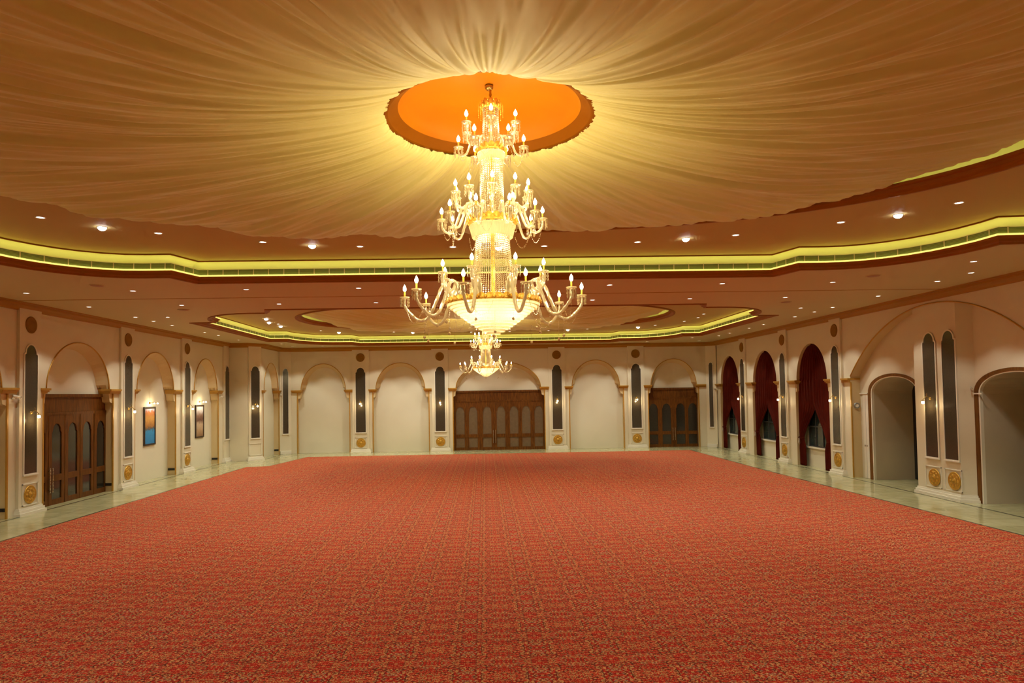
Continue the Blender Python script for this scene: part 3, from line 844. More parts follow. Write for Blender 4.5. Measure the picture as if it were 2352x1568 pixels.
for (cx, cy, nm), tp in zip(TR, trays):
    k = 4 if nm == 'near' else 6
    sweep(tp, [(-.27, HL), (-.26, HL - .035), (-.16, HL - .04), (-.14, HL + .0), (-.07, HL + .03), (-.05, HL + .09), (.0, HL + .11), (.02, HL + .16), (-.08, HL + .16)], True, 'trim_%d' % k, 'tray_mold', kind='structure')
    cv = sweep(tp, [(-.06, HL + .15), (.03, HL + .155), (.03, HL + .20), (-.07, HL + .205)], True, 'light_line', 'lipglow', CE)
    gr = thing('air_grille', 'green-grey louvred air grille band round the rim of the %s ceiling recess' % nm, 'air grille', (cx, cy, HL + .17), world=True)
    band = sweep(tp, [(-.07, HL + .20), (-.07, 8.22)], True, 'louvre_band', 'louvre', gr)
    # mullions
    mb = MB(); L = 0
    for i in range(len(tp)):
        a = Vector(tp[i]); b = Vector(tp[(i + 1) % len(tp)]); d = b - a; ln = d.length; d.normalize(); nn = Vector((-d.y, d.x)); m = max(1, round(ln / .47))
        for j in range(m):
            p = a + d * (ln * (j + .5) / m) - nn * .07
            q = [p - d * .012, p + d * .012, p + d * .012 + nn * .02, p - d * .012 + nn * .02]
            mb.add([(x.x, x.y, z) for z in (HL + .20, 8.22) for x in q], [(0, 1, 5, 4), (1, 2, 6, 5), (2, 3, 7, 6), (3, 0, 4, 7)])
    mu = mb.build('tmp', 'cove'); bm = bmesh.new(); bm.from_mesh(band.data); k0 = len(bm.faces); bm.from_mesh(mu.data)
    bm.faces.ensure_lookup_table()
    for q in bm.faces[k0:]: q.material_index = 1
    bm.to_mesh(band.data); bm.free(); band.data.materials.append(M['cove']); bpy.data.objects.remove(mu)
    sweep(tp, [(-.07, 8.22), (-.05, 8.235), (-.09, 8.24), (-.62, 8.24)], True, 'cove_ledge', 'cove', CE)
    # cove back: curve from the ledge up to the tray ceiling
    prof = [(-.62, 8.24)] + [(-.62 + .42 * (1 - math.cos(t)), 8.24 + (HU - 8.24) * math.sin(t) * 1.0) for t in [PI / 2 * i / 7 for i in range(1, 8)]]
    sweep(tp, prof, True, 'cove_back', 'cove', CE, smooth=True)
    sweep(tp, [(-.20, HU), (-.17, HU - .01), (-.16, HU - .035), (-.12, HU - .035), (-.12, HU)], True, 'tray_bead', 'tray_mold', CE)
    sweep(tp, [(-.30, 8.243), (-.30, 8.265), (-.36, 8.265), (-.36, 8.243)], True, 'light_strip', 'strip', CE)
    ov = oval(cx, cy, OA, OB)
    fill_holes('ceiling_tray', offset_poly(tp, -.21), [oval(cx, cy, OA + .12, OB + .12)], HU, 'ceil_up', kind='structure')
    sweep(ov, [(-.15, HU), (-.14, HU - .05), (-.04, HU - .06), (.0, HU - .01), (.05, HU + .03), (.08, HU + .10), (.16, HU + .12), (.18, HU + .17), (.05, HU + .18)], True, 'trim_%d' % (k + 1), 'tray_mold', kind='structure', smooth=False)
    sweep(ov, [(.05, HU + .18), (-.35, HU + .18), (-.45, HU + .35), (-.35, HU + .60), (.1, HU + .75)], True, 'inner_cove', 'cove', CE)
    sweep(ov, [(-.1, HU + .183), (-.1, HU + .205), (-.16, HU + .205), (-.16, HU + .183)], True, 'light_strip', 'strip', CE)
    fill_holes('ceiling_top', oval(cx, cy, OA + .5, OB + .5), [oval(cx, cy, 1.74, 1.74, e=2)], HU + .75, 'cove', kind='structure')
    # dome over the lamp hook
    dm = thing('ceiling_dome', 'shallow orange gold dome ringed in dark orange above the %s chandelier' % nm, 'ceiling dome', (cx, cy, 8.76), group='orange domes')
    mb = MB(); mb.lathe([(1.76, .6), (1.76, -.02), (1.72, -.04), (1.66, -.02)], 96); mb.lathe([(1.66, -.02), (1.50, .10)], 96); mb.build('rim', 'domerim', dm, smooth=True)
    mb = MB(); mb.lathe([(1.50, .10), (1.49, .13)] + [(1.49 * math.cos(t), .13 + .42 * math.sin(t)) for t in [PI / 2 * i / 12 for i in range(1, 13)]], 96)
    mb.build('bowl', 'dome', dm, smooth=True)
    mb = MB(); mb.lathe([(.07, .53), (.07, .50), (.05, .47), (.02, .46), (.001, .46)], 24); mb.build('hook_plate', 'brass', dm, smooth=True)

# ------------------------------------------------------------------ draped fabric
def drape(cx, cy, nm, NT, NR, seed):
    rnd = random.Random(seed)
    waves = []
    for _ in range(70):
        fq = int(13 * (230 / 13) ** rnd.random()); waves.append((fq, rnd.random() * 2 * PI, (1 / fq) ** .74, (rnd.random() - .5) * 2.2, rnd.random()))
    nrm = math.sqrt(sum(w[2] ** 2 for w in waves))
    big = [(f_, rnd.random() * 6.28, rnd.random()) for f_ in (7, 11, 16, 23)]
    rows = []
    for i in range(NR + 1):
        rho = (i / NR) ** 1.35; row = []
        for j in range(NT):
            th = 2 * PI * j / NT; c, s = math.cos(th), math.sin(th)
            g = sum(a * math.sin(f_ * th + p) for f_, p, a in big)
            edge = .985 + .012 * g * .5
            edge -= .018 * math.exp(-((th - PI * 2 if th > PI else th) / .75) ** 2) + (.018 if nm == 'far' else 0) * math.exp(-((th - PI) / .6) ** 2)
            ex = OA * edge * math.copysign(abs(c) ** (2 / 2.2), c); ey = OB * edge * math.copysign(abs(s) ** (2 / 2.2), s)
            r0 = 1.70 + .012 * math.sin(13 * th + 1) * math.sin(5 * th) + .006 * math.sin(31 * th) - (.05 * math.exp(-((th - 4.9) / .05) ** 2)) - (.06 * math.exp(-((th - 5.15) / .09) ** 2))
            x = (r0 * c) * (1 - rho) + ex * rho; y = (r0 * s) * (1 - rho) + ey * rho
            deg = math.degrees(th) % 360
            def sm(a, b, v): v = min(1, max(0, (v - a) / (b - a))); return v * v * (3 - 2 * v)
            ze = 8.63 + .015 * g
            S = .30 + .24 * sm(88, 115, deg) * (1 - sm(205, 250, deg)) * (1 if nm == 'near' else .25)
            z0 = 8.72
            z = z0 * (1 - rho) + ze * rho - S * rho ** .5 * (1 - rho) ** .25 * 1.61
            if nm == 'near': wB = (1 - sm(14, 50, deg)) + sm(166, 198, deg)
            else: wB = (1 - sm(8, 40, deg)) + sm(142, 172, deg)
            zB = 8.745 * (1 - rho) + 8.80 * rho - .56 * rho ** .9 * (1 - rho) ** 1.1 / .255
            z = z * (1 - wB) + zB * wB
            hs = hr = 0
            for fq, ph, am, dr, sel in waves:
                ang = fq * (th + dr * .07 * rho * rho) + ph; k_ = .5 + .5 * math.sin(ph * 7 + rho * (3 + 5 * sel))
                if fq < 110: hr += am * (abs(math.sin(ang / 2 * 1.0 if fq % 2 == 0 else ang)) ** .7 - .66) * k_
                else: hs += am * math.sin(ang) * k_
            amp = .05 + .17 * min(1, rho * 2.4) * (1 - .5 * rho)
            z += (hr * 1.5 + hs) / nrm * -amp + .025 * g * rho
            row.append((x, y, z))
        rows.append(row)
    t = thing('ceiling_drape', 'gold silk cloth swept in radial folds from the %s dome to the oval recess' % nm, 'ceiling drape', (cx, cy, 0), group='draped ceilings')
    mb = MB(); mb.grid(rows, True)
    mb.build('cloth', 'fabric', t, smooth=True, fixn=False)
    return t
drape(.15, 11.2, 'near', 1500, 46, 3)
drape(.15, 39.0, 'far', 800, 30, 5)

# ------------------------------------------------------------------ downlights
def make_down(hot=False):
    t = thing('downlight', '', 'ceiling light')
    mb = MB(); mb.lathe([(.115, .0), (.115, -.012), (.095, -.016), (.085, -.004), (.085, .0)], 20); mb.build('trim_ring', 'white', t, smooth=True)
    mb = MB(); mb.lathe([(.105 * math.cos(a), -.004 - .09 * math.sin(a)) for a in (0, .3, .6, .9, 1.2, 1.56)] if hot else [(.085, -.004), (.001, -.004)], 20); mb.build('lens', 'lens_hot' if hot else 'lens', t, smooth=hot)  # hot lens swells into a glowing hemisphere that imitates glare
    l = light('SPOT', 'lamp', (0, 0, -.13 if hot else -.03), 1, (.95, .97, .85), t, spot_size=math.radians(122 if hot else 92), spot_blend=.35, shadow_soft_size=.08)
    return t
ORD = ['first', 'second', 'third', 'fourth', 'fifth', 'sixth', 'seventh', 'eighth', 'ninth', 'tenth', 'eleventh', 'twelfth']
SP = {}
def down(x, y, z, label, group, power, hot=False, tilt=None):
    k = (hot, power)
    if k not in SP:
        SP[k] = make_down(hot); o = SP[k]
        for c in o.children:
            if c.type == 'LIGHT': c.data.energy = power
    else: o = clone(SP[k])
    o.location = (x, y, z); o['label'] = label; o['group'] = group
    return o
PW = 262
GL = 'downlights in the flat ceiling'
for i, y in enumerate((19.6, 23.3, 26.96, 30.54, 32.2, 34.1, 38.05, 40.0, 43.3)):
    down(-15.38, y, HL, 'recessed downlight in the left wall file, %s from the near end' % ORD[i], GL, PW)
for i, y in enumerate((19.0, 21.56, 23.2, 26.75, 30.3, 32.0, 34.05, 37.9, 40.0, 43.25, 45.2, 49.4)):
    down(15.62, y, HL, 'recessed downlight in the right wall file, %s from the near end' % ORD[i], GL, PW)
for j, (y, nm) in enumerate(((23.12, 'on the near side of the ceiling joint'), (26.82, 'on the far side of the ceiling joint'))):
    for i, x in enumerate((-11.73, -7.96, -4.19, 4.30, 8.15, 11.95)):
        down(x, y, HL, 'recessed downlight %s, %s from the left' % (nm, ORD[i]), GL, PW)
down(-14.04, 30.7, HL, 'lone recessed downlight just inside the left file near the far recess', GL, PW)
down(14.22, 30.39, HL, 'lone recessed downlight just inside the right file near the far recess', GL, PW)
down(14.28, 19.59, HL, 'recessed downlight at the far right beside the near recess notch', GL, PW)
down(-13.75, 46.9, HL, 'recessed downlight before the left alcove, the nearer of two', GL, PW)
down(-13.75, 49.6, HL, 'recessed downlight before the left alcove, the farther of two', GL, PW)
down(14.25, 46.6, HL, 'recessed downlight near the back right corner, set in from the right file', GL, PW)
for i, x in enumerate((-11.65, -7.89, -5.98, -4.0, -1.9, 4.2, 8.18, 10.03, 11.95)):
    down(x, 49.75, HL, 'recessed downlight in the row along the back wall, %s from the left' % ORD[i], GL, PW)
# around the ovals
ringpts = [(-10.39, 16.22, 0), (-9.5, 17.21, 1), (-8.43, 17.89, 0), (-6.1, 19.06, 0), (-4.86, 19.57, 1), (-3.53, 19.76, 0), (-.86, 19.96, 0), (.48, 20.15, 1), (1.82, 19.99, 0), (4.48, 19.6, 0), (5.77, 19.22, 1), (7.06, 18.85, 0), (9.32, 17.52, 0), (10.4, 16.83, 1), (11.2, 15.77, 0)]
nh = nc = 0
for x, y, hot in ringpts:
    if hot: lb = 'glaring white spotlight beyond the near draped oval, %s from the left' % ORD[nh]; nh += 1
    else: lb = 'small downlight beyond the near draped oval, %s from the left' % ORD[nc]; nc += 1
    down(x, y, HU, lb, 'lights around the near oval', 400 if hot else 180, bool(hot))
for i, (x, y, hot) in enumerate(ringpts):  # unseen mirrored half of the ring, added to light the near carpet
    down(x, 22.4 - y, HU, 'added unseen light over the camera side of the near draped oval, %s from the left' % (ORD + ['thirteenth', 'fourteenth', 'fifteenth'])[i], 'lights around the near oval', 400 if hot else 180, bool(hot))
for i, (x, y, hot) in enumerate(ringpts):  # unseen lights added to brighten the carpet under the far oval
    down(x, 39.0 - (y - 11.2), HU, 'added unseen light over the camera side of the far draped oval, %s from the left' % (ORD + ['thirteenth', 'fourteenth', 'fifteenth'])[i], 'lights around the far oval', 400 if hot else 180, bool(hot))
    if abs(x) < 8: down(x, 39.0 + (y - 11.2) - .2, HU, 'added unseen light beyond the back edge of the far draped oval, %s from the left' % ORD[max(0, i - 3)], 'lights around the far oval', 400 if hot else 180, bool(hot))  # these too are added for their light, behind the far oval
nh = nc = 0
for x, y, hot in ((-11.93, 37.8, 1), (-12.36, 39.7, 1), (-12.1, 40.6, 0), (-12.34, 41.9, 1), (-10.66, 45.04, 0), (-9.76, 46.43, 1), (10.32, 45.57, 1), (11.18, 44.38, 0), (12.42, 42.13, 0), (12.67, 40.18, 0), (12.4, 38.28, 0)):
    if hot: lb = 'glaring white spotlight beside the far draped oval, %s from the left' % ORD[nh]; nh += 1
    else: lb = 'small downlight beside the far draped oval, %s from the left' % ORD[nc]; nc += 1
    down(x, y, HU, lb, 'lights around the far oval', 400 if hot else 180, bool(hot))
# unseen downlights along the near sides, added for the light they give
for i, (x, y) in enumerate(((-15.38, 15.8), (-15.38, 12), (-15.38, 8), (-15.38, 4), (-15.38, 0), (15.62, 15), (15.62, 11.5), (15.62, 8), (15.62, 4), (15.62, 0))):
    down(x, y, HL, 'added unseen downlight over the near %s side, %s one' % ('left' if x < 0 else 'right', ORD[i % 5]), GL, PW)

# round flush speakers
def make_spk():
    t = thing('ceiling_speaker', '', 'ceiling speaker')
    mb = MB(); mb.lathe([(.20, 0), (.20, -.015), (.17, -.03), (.001, -.035)], 24); mb.build('grille', 'speaker', t, smooth=True)
    mb = MB(); mb.lathe([(.235, 0), (.235, -.012), (.20, -.016)], 24); mb.build('rim', 'ceil', t, smooth=True)
    return t
s0 = make_spk()
for i, (x, y, lb) in enumerate(((-12.24, 21.9, 'left of centre, just beyond the near recess'), (-12.25, 28.2, 'left of centre, just before the far recess'), (12.65, 21.9, 'right of centre, just beyond the near recess'), (12.57, 28.2, 'right of centre, just before the far recess'))):
    o = s0 if i == 0 else clone(s0)
    o.location = (x, y, HL); o['label'] = 'flush round ceiling speaker ' + lb; o['group'] = 'flush ceiling speakers'

# ------------------------------------------------------------------ chandeliers
def cat_rom(pts, n=6): return bezier_path([(p[0], 0, p[1]) for p in pts], n)
Z0 = 9.22
def make_arm(name, path, parent, thick=.021):
    pts = cat_rom([(r, z - Z0) for r, z in path])
    n = len(pts)
    mb = MB(); mb.tube(pts, [thick * (1.15 - .35 * i / n) * (1 + .12 * math.sin(i * 1.9)) for i in range(n)], 8)
    arm = mb.build(name, 'armglass', parent, smooth=True)
    e = pts[-1]; x, z = e.x, e.z
    mb = MB(); mb.lathe([(.012, -.02), (.05, -.005), (.078, .012), (.082, .022), (.05, .016), (.012, .03)], 16, c=(x, 0, z)); mb.build('drip_cup', 'crystal', arm, smooth=True)
    mb = MB()
    for k in range(8):
        a = 2 * PI * k / 8; q = (x + .07 * math.cos(a), .07 * math.sin(a))
        mb.octa((q[0], q[1], z - .02), .010, .034); mb.octa((q[0], q[1], z - .07), .013, .032); mb.octa((q[0], q[1], z - .12), .009, .030)
    mb.tube([(x + .07 * math.cos(a), .07 * math.sin(a), z + .004) for a in [2 * PI * i / 16 for i in range(17)]], .006, 5, False)
    mb.build('prism_fringe', 'crystal', arm)
    mb = MB(); mb.lathe([(.013, .02), (.013, .115), (.001, .115)], 10, c=(x, 0, z)); mb.build('candle', 'crgold', arm)
    mb = MB(); mb.lathe([(.011, .110), (.024, .130), (.030, .154), (.022, .186), (.008, .212), (.001, .226)], 12, c=(x, 0, z)); mb.build('bulb', 'bulb', arm, smooth=True)
    return arm, (x, z)

def make_chandelier():
    t = thing('chandelier', 'large three-tiered crystal chandelier with lit candle arms, nearest the camera', 'chandelier')
    # chain and canopy
    mb = MB(); mb.tube([(0, 0, 0), (0, 0, -.10)], .02, 8)
    for k in range(6):
        c = -.03 - k * .045
        mb.tube([(.018 * math.cos(a) * (k % 2), .018 * math.cos(a) * (1 - k % 2), c + .03 * math.sin(a)) for a in [2 * PI * i / 10 for i in range(11)]], .006, 5, False)
    mb.build('chain', 'brass', t)
    def gilt(name, r, z, h, n=14):
        mb = MB(); rows = []
        S = n * 6
        prof = [(0, 0), (.04, .02), (.015, h * .5), (.035, h), (0, h * 1.0)]
        for dr, dz in prof:
            row = []
            for j in range(S):
                a = 2 * PI * j / S; wv = abs(math.sin(n * a / 2)); top = dz / max(h, 1e-3)
                rr = r + dr + .02 * top * wv; row.append((rr * math.cos(a), rr * math.sin(a), z - Z0 + dz + top * h * .45 * wv))
            rows.append(row)
        mb.grid(rows, True)
        for k in range(n):
            a = 2 * PI * k / n
            mb.octa(((r + .05) * math.cos(a), (r + .05) * math.sin(a), z - Z0 + h * .5), .03, .04)
        return mb.build(name, 'crgold', t, smooth=True)
    gilt('crown', .11, 8.90, .10, 10)
    mb = MB()
    for k in range(10):
        a = 2 * PI * k / 10
        p = [(.12, 8.95), (.17, 9.02), (.20, 8.96), (.20, 8.86)]
        mb.tube([(r * math.cos(a), r * math.sin(a), z - Z0) for r, z in p], .007, 5)
        for q in range(3): mb.octa((.20 * math.cos(a), .20 * math.sin(a), 8.84 - q * .035 - Z0), .008, .018)
    mb.build('crown_scrolls', 'crgold', t)
    mb = MB(); mb.tube([(0, 0, 8.95 - Z0), (0, 0, 5.7 - Z0)], .03, 10); mb.build('stem', 'crgold', t)
    def column(r0, r1, z0, z1, ns, bulge=0):
        mb = MB(); nb = int(abs(z1 - z0) / .032)
        for j in range(ns):
            a = 2 * PI * j / ns
            for i in range(nb):
                s = i / (nb - 1); r = r0 + (r1 - r0) * s ** 1.5; z = z0 + (z1 - z0) * s - Z0
                mb.octa((r * math.cos(a), r * math.sin(a), z), .0125, .0150)
        return mb.build('bead_curtain', 'crystal', t, kind='stuff')
    column(.125, .130, 8.90, 8.24, 26)
    column(.185, .195, 8.08, 7.10, 38)
    column(.27, .40, 6.80, 5.76, 56)
    def collar(r, z0, z1):
        mb = MB(); S = 96; rows = []
        for rr, z in ((r * .9, z1), (r * 1.1, z1 - .01), (r * 1.16, z1 - .04), (r * 1.08, (z0 + z1) / 2), (r * 1.0, z0)):
            rows.append([((rr + .006 * (j % 2)) * math.cos(2 * PI * j / S), (rr + .006 * (j % 2)) * math.sin(2 * PI * j / S), z - Z0) for j in range(S)])
        mb.grid(rows, True); mb.build('crystal_collar', 'bowlglass', t)
    gilt('gilt_ring', .20, 8.19, .07, 14); collar(.20, 8.03, 8.18)
    gilt('gilt_ring', .36, 6.99, .08, 20); collar(.33, 6.76, 6.98)
    gilt('gilt_ring', .72, 5.66, .07, 36)
    # bowl of stepped crystal rings
    mb = MB(); K = 12; S = 144; rows = []
    for i in range(K):
        s0 = i / K; s1 = (i + 1) / K
        zr = lambda s: 5.66 - .49 * s; rr_ = lambda s: .745 * (1 - s) ** .80 + .008
        for (r, z) in ((rr_(s0), zr(s0)), (rr_(s0) * .985, zr(s1) + .004), (rr_(s1) if i < K - 1 else .01, zr(s1) + .002)):
            rows.append([((r * (1 + .012 * (j % 2))) * math.cos(2 * PI * j / S), (r * (1 + .012 * (j % 2))) * math.sin(2 * PI * j / S), z - Z0) for j in range(S)])
    mb.grid(rows, True); mb.build('crystal_bowl', 'bowlglass', t)
    mb = MB(); mb.octa((0, 0, 5.15 - Z0), .03, .05); mb.build('finial', 'crystal', t)
    tiers = [('A', [(.19, 8.22), (.25, 8.36), (.33, 8.34), (.40, 8.18), (.48, 8.13), (.535, 8.18), (.54, 8.25)], 6, 30, .018),
             ('B', [(.17, 8.24), (.21, 8.40), (.29, 8.40), (.36, 8.38), (.43, 8.42), (.46, 8.50), (.46, 8.58)], 6, 0, .018),
             ('D', [(.36, 7.04), (.42, 7.22), (.50, 7.24), (.57, 7.05), (.66, 6.86), (.76, 6.86), (.82, 6.94), (.83, 7.05)], 10, 18, .022),
             ('C', [(.34, 7.05), (.37, 7.22), (.44, 7.26), (.52, 7.22), (.60, 7.28), (.62, 7.38), (.62, 7.46)], 10, 0, .021),
             ('E', [(.66, 5.70), (.72, 5.93), (.83, 5.97), (.94, 5.72), (1.06, 5.47), (1.22, 5.42), (1.38, 5.55), (1.45, 5.66), (1.45, 5.78)], 10, 18, .027),
             ('F', [(.60, 5.72), (.58, 5.92), (.64, 5.98), (.71, 5.86), (.79, 5.84), (.86, 5.94), (.87, 6.13)], 8, 22.5, .027)]
    ends = {}
    for nm, path, n, off, th in tiers:
        a0, (ex, ez) = make_arm('candle_arm', path, t, th)
        for k in range(n):
            a = a0 if k == 0 else clone(a0, t)
            ang = math.radians(off - 90 + 360 * k / n); a.rotation_euler = (0, 0, ang)
        ends[nm] = (ex, ez, n, off)
        for k in range(n):
            if True:
                ang = math.radians(off - 90 + 360 * k / n)
                light('POINT', 'bulb_light', (ex * math.cos(ang), ex * math.sin(ang), ez + .16), {'A': 3.8, 'B': 3.0, 'C': 6.5, 'D': 6, 'E': 15, 'F': 9}[nm], (1, .80, .40), t, shadow_soft_size=.09)
    # lamps inside the columns and the bowl
    for z, e, rr, n in ((8.12, 4, .08, 2), (6.9, 4, .15, 3), (7.6, .8, .0, 1), (6.2, 1.5, .0, 1), (5.60, 42, .36, 5)):
        for k in range(n):
            a = 2 * PI * k / n + .4; light('POINT', 'inner_light', (rr * math.cos(a) + (.08 if rr == 0 else 0), rr * math.sin(a) - (.08 if rr == 0 else 0), z - Z0), e / n, (1, .82, .46), t, shadow_soft_size=.05)
    # swags and pendants
    def swag(r0, z0, a0, r1, z1, a1, sag):
        mb = MB(); pts = []
        for i in range(17):
            s = i / 16; r = r0 + (r1 - r0) * s; a = a0 + (a1 - a0) * s; pts.append((r * math.cos(a), r * math.sin(a), z0 + (z1 - z0) * s - sag * 4 * s * (1 - s)))
        for i in range(len(pts) - 1):
            p, q = Vector(pts[i]), Vector(pts[i + 1]); L = (q - p).length; m = max(1, int(L / .022))
            for j in range(m): mb.octa(p + (q - p) * (j / m), .0075, .0105)
        return mb.build('bead_swag', 'crystal', t)
    for nm, sag, ri in (('E', .34, .0), ('D', .26, .0), ('A', .16, .0)):
        ex, ez, n, off = ends[nm]
        for k in range(n):
            a0 = math.radians(off - 90 + 360 * k / n); a1 = math.radians(off - 90 + 360 * (k + 1) / n)
            if k < 2: s_ = swag(ex, ez - .03, a0, ex * .80, ez - .14, (a0 + a1) / 2, sag)
            if k == 0: s0_ = s_; s0_['sw'] = 1; mesh0 = s_.data
            elif k >= 2:
                c = s0_.copy(); COL.objects.link(c); c.parent = t; c.rotation_euler = (0, 0, math.radians(360 * k / n))
        if 'sw' in s0_: del s0_['sw']
    ex, ez, n, off = ends['E']
    def pend(r, zt, ln):
        mb = MB()
        for j in range(int(ln / .026)): mb.octa((r, 0, zt - j * .026), .006, .011)
        mb.lathe([(.001, 0), (.018, -.012), (.024, -.028), (.018, -.044), (.001, -.056)], 10, c=(r, 0, zt - ln))
        return mb.build('ball_pendant', 'crystal', t, smooth=False)
    for r, zt, ln, off2 in ((1.16, 5.40, .26, 0), (.92, 5.66, .30, 18)):
        p0 = pend(r, zt - Z0, ln)
        for k in range(10):
            c = p0 if k == 0 else p0.copy()
            if k: COL.objects.link(c); c.parent = t
            c.rotation_euler = (0, 0, math.radians(off2 - 90 + 36 * k))
    return t
CH = make_chandelier(); CH.location = (.17, 11.2, Z0)
C2 = clone(CH); C2.location = (.10, 39.0, Z0); C2['label'] = 'three-tiered crystal chandelier hanging from the far oval, smaller in view below the first'
CH['group'] = C2['group'] = 'crystal chandeliers'

# ------------------------------------------------------------------ pictures and fittings
def picture(f, uc, vc, w_, h_, d, kind, label):
    t = thing('wall_painting', label, 'painting', f.P(uc, vc - h_ / 2, -d), world=True, group='paintings in the left niches')
    mb = MB(); a, b, z0, z1, s = uc - w_ / 2, uc + w_ / 2, vc - h_ / 2, vc + h_ / 2, .08
    for q in ((a, b, z0, z0 + s), (a, b, z1 - s, z1), (a, a + s, z0 + s, z1 - s), (b - s, b, z0 + s, z1 - s)): mb.box(q[0], q[1], -d + .0, -d + .07, q[2], q[3], f.B)
    mb.build('frame', 'frame', t)
    mb = MB(); mb.box(a + s, b - s, -d + .0, -d + .04, z0 + s, z1 - s, f.B); mb.build('canvas', painting_mat(kind), t)
def picture_light(f, uc, v, d, label):
    t = thing('picture_light', label, 'picture light', f.P(uc, v, -d), world=True, group='picture lights')
    mb = MB(); mb.box(uc - .05, uc + .05, -d, -d + .03, v - .05, v + .05, f.B); mb.tube([f.P(uc, v, -d + .02), f.P(uc, v + .05, -d + .2), f.P(uc, v + .02, -d + .34)], .012, 6)
    mb.tube([f.P(uc - .18, v + .02, -d + .34), f.P(uc + .18, v + .02, -d + .34)], .012, 6); mb.build('arm', 'brass', t)
    for s in (-1, 1):
        mb = MB(); mb.lathe([(.02, .02), (.045, -.04), (.04, -.05), (.001, -.055)], 12, c=f.P(uc + s * .18, v, -d + .34)); mb.build('lamp_head', 'picbulb', t, smooth=True)
    l = light('POINT', 'picture_lamp', f.P(uc, v - .08, -d + .30), 16, (1, .8, .45), shadow_soft_size=.04)
    l.parent = t; l.matrix_parent_inverse = BASE[t.name]
picture(FL, 36.35, 2.8, 1.22, 2.0, .45, 'canyon', 'tall painting of an orange rocky landscape above bright blue water')
picture(FL, 42.65, 2.8, 1.22, 2.0, .45, 'cliff', 'tall painting in brown and white tones, farther along the left wall')
picture_light(FL, 36.4, 4.0, .45, 'small lit picture lamp above the orange and blue painting')
picture_light(FL, 42.7, 4.0, .45, 'small lit picture lamp above the brown and white painting')

def camera_thing(f, u, v, w, label):
    t = thing('security_camera', label, 'security camera', f.P(u, v, w), world=True, group='security cameras')
    mb = MB(); mb.box(u - .05, u + .05, w, w + .05, v - .06, v + .06, f.B); mb.tube([f.P(u, v, w + .03), f.P(u, v + .03, w + .14)], .018, 6); mb.build('bracket', 'white', t)
    mb = MB(); mb.tube([f.P(u - .16, v + .06, w + .13), f.P(u + .12, v + .02, w + .17)], .045, 10); mb.build('camera_body', 'white', t, smooth=True)
    mb = MB(); mb.tube([f.P(u + .12, v + .02, w + .17), f.P(u + .15, v + .015, w + .175)], .042, 10); mb.build('camera_lens', 'black', t, smooth=True)
camera_thing(FL, 25.28, 4.33, .0, 'small white security camera left of the nearest mirror on the left wall')
camera_thing(FL, 44.85, 4.25, 0, 'small white security camera at the end of the left wall past the brown painting')
camera_thing(FJ, 51.1, 4.3, 0, 'small white security camera in the left alcove near the back wall')
camera_thing(FR, 50.75, 4.3, 0, 'small white security camera in the back right corner by the farthest window')

def socket(f, u, d, label):
    t = thing('socket_plate', label, 'wall socket', f.P(u, .33, -d), world=True, group='black floor-level sockets')
    # fixed to the jamb, facing along the wall towards the camera
    mb = MB(); mb.box(u - .03, u, -d + .04, -.05, .26, .38, f.B); mb.build('plate', 'black', t)
    mb = MB()
    for k in range(3): mb.box(u - .035, u - .03, -d + .09 + k * .1, -d + .14 + k * .1, .29, .35, f.B)
    mb.build('outlets', 'dark', t)
socket(FL, 25.0, .45, 'black socket plate on the niche jamb left of the nearest left pilaster')
socket(FL, 32.02, .45, 'black socket plate on the jamb right of the left door')
socket(FL, 38.45, .45, 'black socket plate on the jamb right of the orange and blue painting')
socket(FL, 44.55, .45, 'black socket plate on the jamb right of the brown painting')
socket(FJ, 50.95, .40, 'black socket plate in the blank arch of the left alcove')

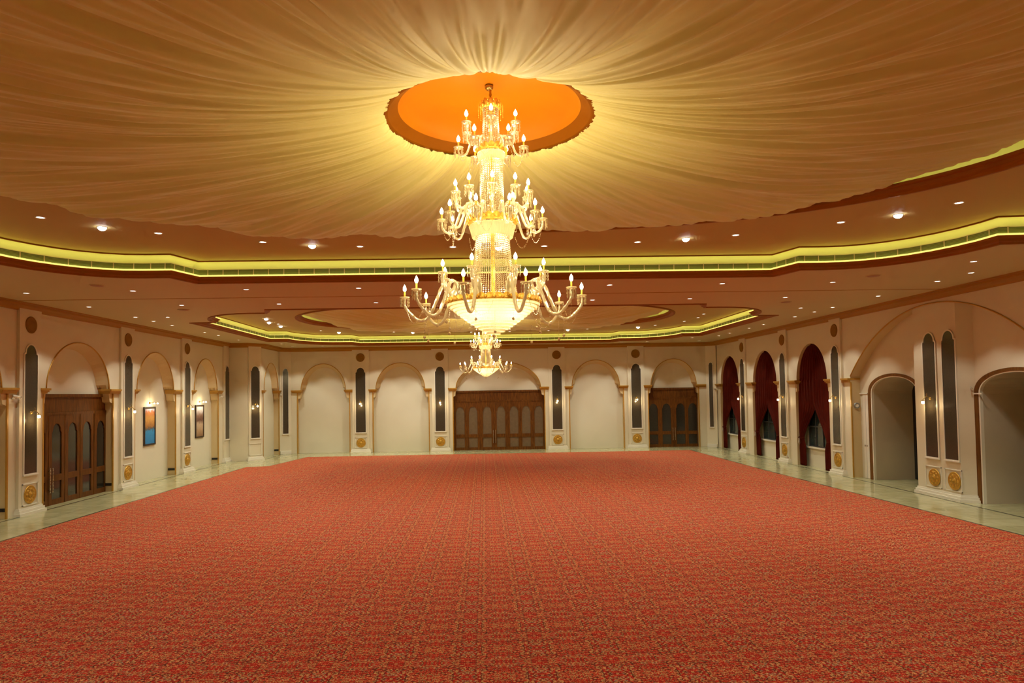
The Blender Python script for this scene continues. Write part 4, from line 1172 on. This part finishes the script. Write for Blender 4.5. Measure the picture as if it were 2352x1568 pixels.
# round device on the reveal of the big right arch and a cable bracket
t = thing('round_sensor', 'round grey wall fitting on the jamb of the big right arch', 'wall fitting', (17.62, BA1, 3.39), world=True)
R = Matrix.Translation((17.60, BA1 - .002, 3.39)) @ Matrix.Rotation(PI / 2, 4, 'X')
mb = MB(); mb.lathe([(.14, 0), (.14, .05), (.10, .07), (.085, .05)], 24, R); mb.build('rim', 'grey', t, smooth=True)
mb = MB(); mb.lathe([(.085, .05), (.001, .055)], 24, R); mb.build('face', 'white', t, smooth=True)
t = thing('wall_bracket', 'small white wall bracket beside the right-hand archway', 'bracket', FR.P(24.55, 4.0, XR2), world=True)
mb = MB(); mb.tube([FR.P(24.60, 4.12, XR2 + .1), FR.P(24.60, 4.2, XR2 + .16), FR.P(24.58, 4.12, XR2 + .2), FR.P(24.56, 4.0, XR2 + .14)], .018, 6); mb.build('hook', 'white', t, smooth=True)
mb = MB(); mb.box(24.2, 24.6, XR2 + .04, XR2 + .07, 3.92, 3.97, FR.B); mb.build('ledge', 'white', t)

# ------------------------------------------------------------------ world, camera
w = bpy.data.worlds.new('World'); SC.world = w; w.use_nodes = True
w.node_tree.nodes['Background'].inputs[0].default_value = (.02, .015, .01, 1); w.node_tree.nodes['Background'].inputs[1].default_value = .5

cam = bpy.data.cameras.new('Camera'); co = bpy.data.objects.new('Camera', cam); COL.objects.link(co); SC.camera = co
f_px, cx_, cy_, yaw, pitch, roll = 1576.69, 1141.33, 850.34, .0186, .0342, -.0154
Fv = Vector((math.sin(yaw) * math.cos(pitch), math.cos(yaw) * math.cos(pitch), math.sin(pitch)))
R0 = Vector((math.cos(yaw), -math.sin(yaw), 0)); U0 = R0.cross(Fv)
Rv = R0 * math.cos(roll) + U0 * math.sin(roll); Uv = -R0 * math.sin(roll) + U0 * math.cos(roll)
mw = Matrix(((Rv.x, Uv.x, -Fv.x, 0), (Rv.y, Uv.y, -Fv.y, 0), (Rv.z, Uv.z, -Fv.z, 4.2), (0, 0, 0, 1)))
co.matrix_world = mw
cam.sensor_width = 36; cam.lens = 36 * f_px / 2352; cam.sensor_fit = 'HORIZONTAL'
cam.shift_x = (1176 - cx_) / 2352; cam.shift_y = (cy_ - 784) / 2352
cam.clip_end = 200; cam.clip_start = .1

SC.view_settings.view_transform = 'Standard'; SC.view_settings.look = 'None'
SC.view_settings.exposure = 0.0; SC.view_settings.gamma = 1; SC.view_settings.use_curve_mapping = False
cy = SC.cycles
cy.max_bounces = 5; cy.diffuse_bounces = 3; cy.glossy_bounces = 2; cy.transmission_bounces = 3; cy.transparent_max_bounces = 8
cy.caustics_reflective = False; cy.caustics_refractive = False
cy.sample_clamp_indirect = 4; cy.use_denoising = True
cy.use_light_tree = True; cy.use_adaptive_sampling = True; cy.adaptive_threshold = .1; cy.adaptive_min_samples = 8; cy.time_limit = 1150
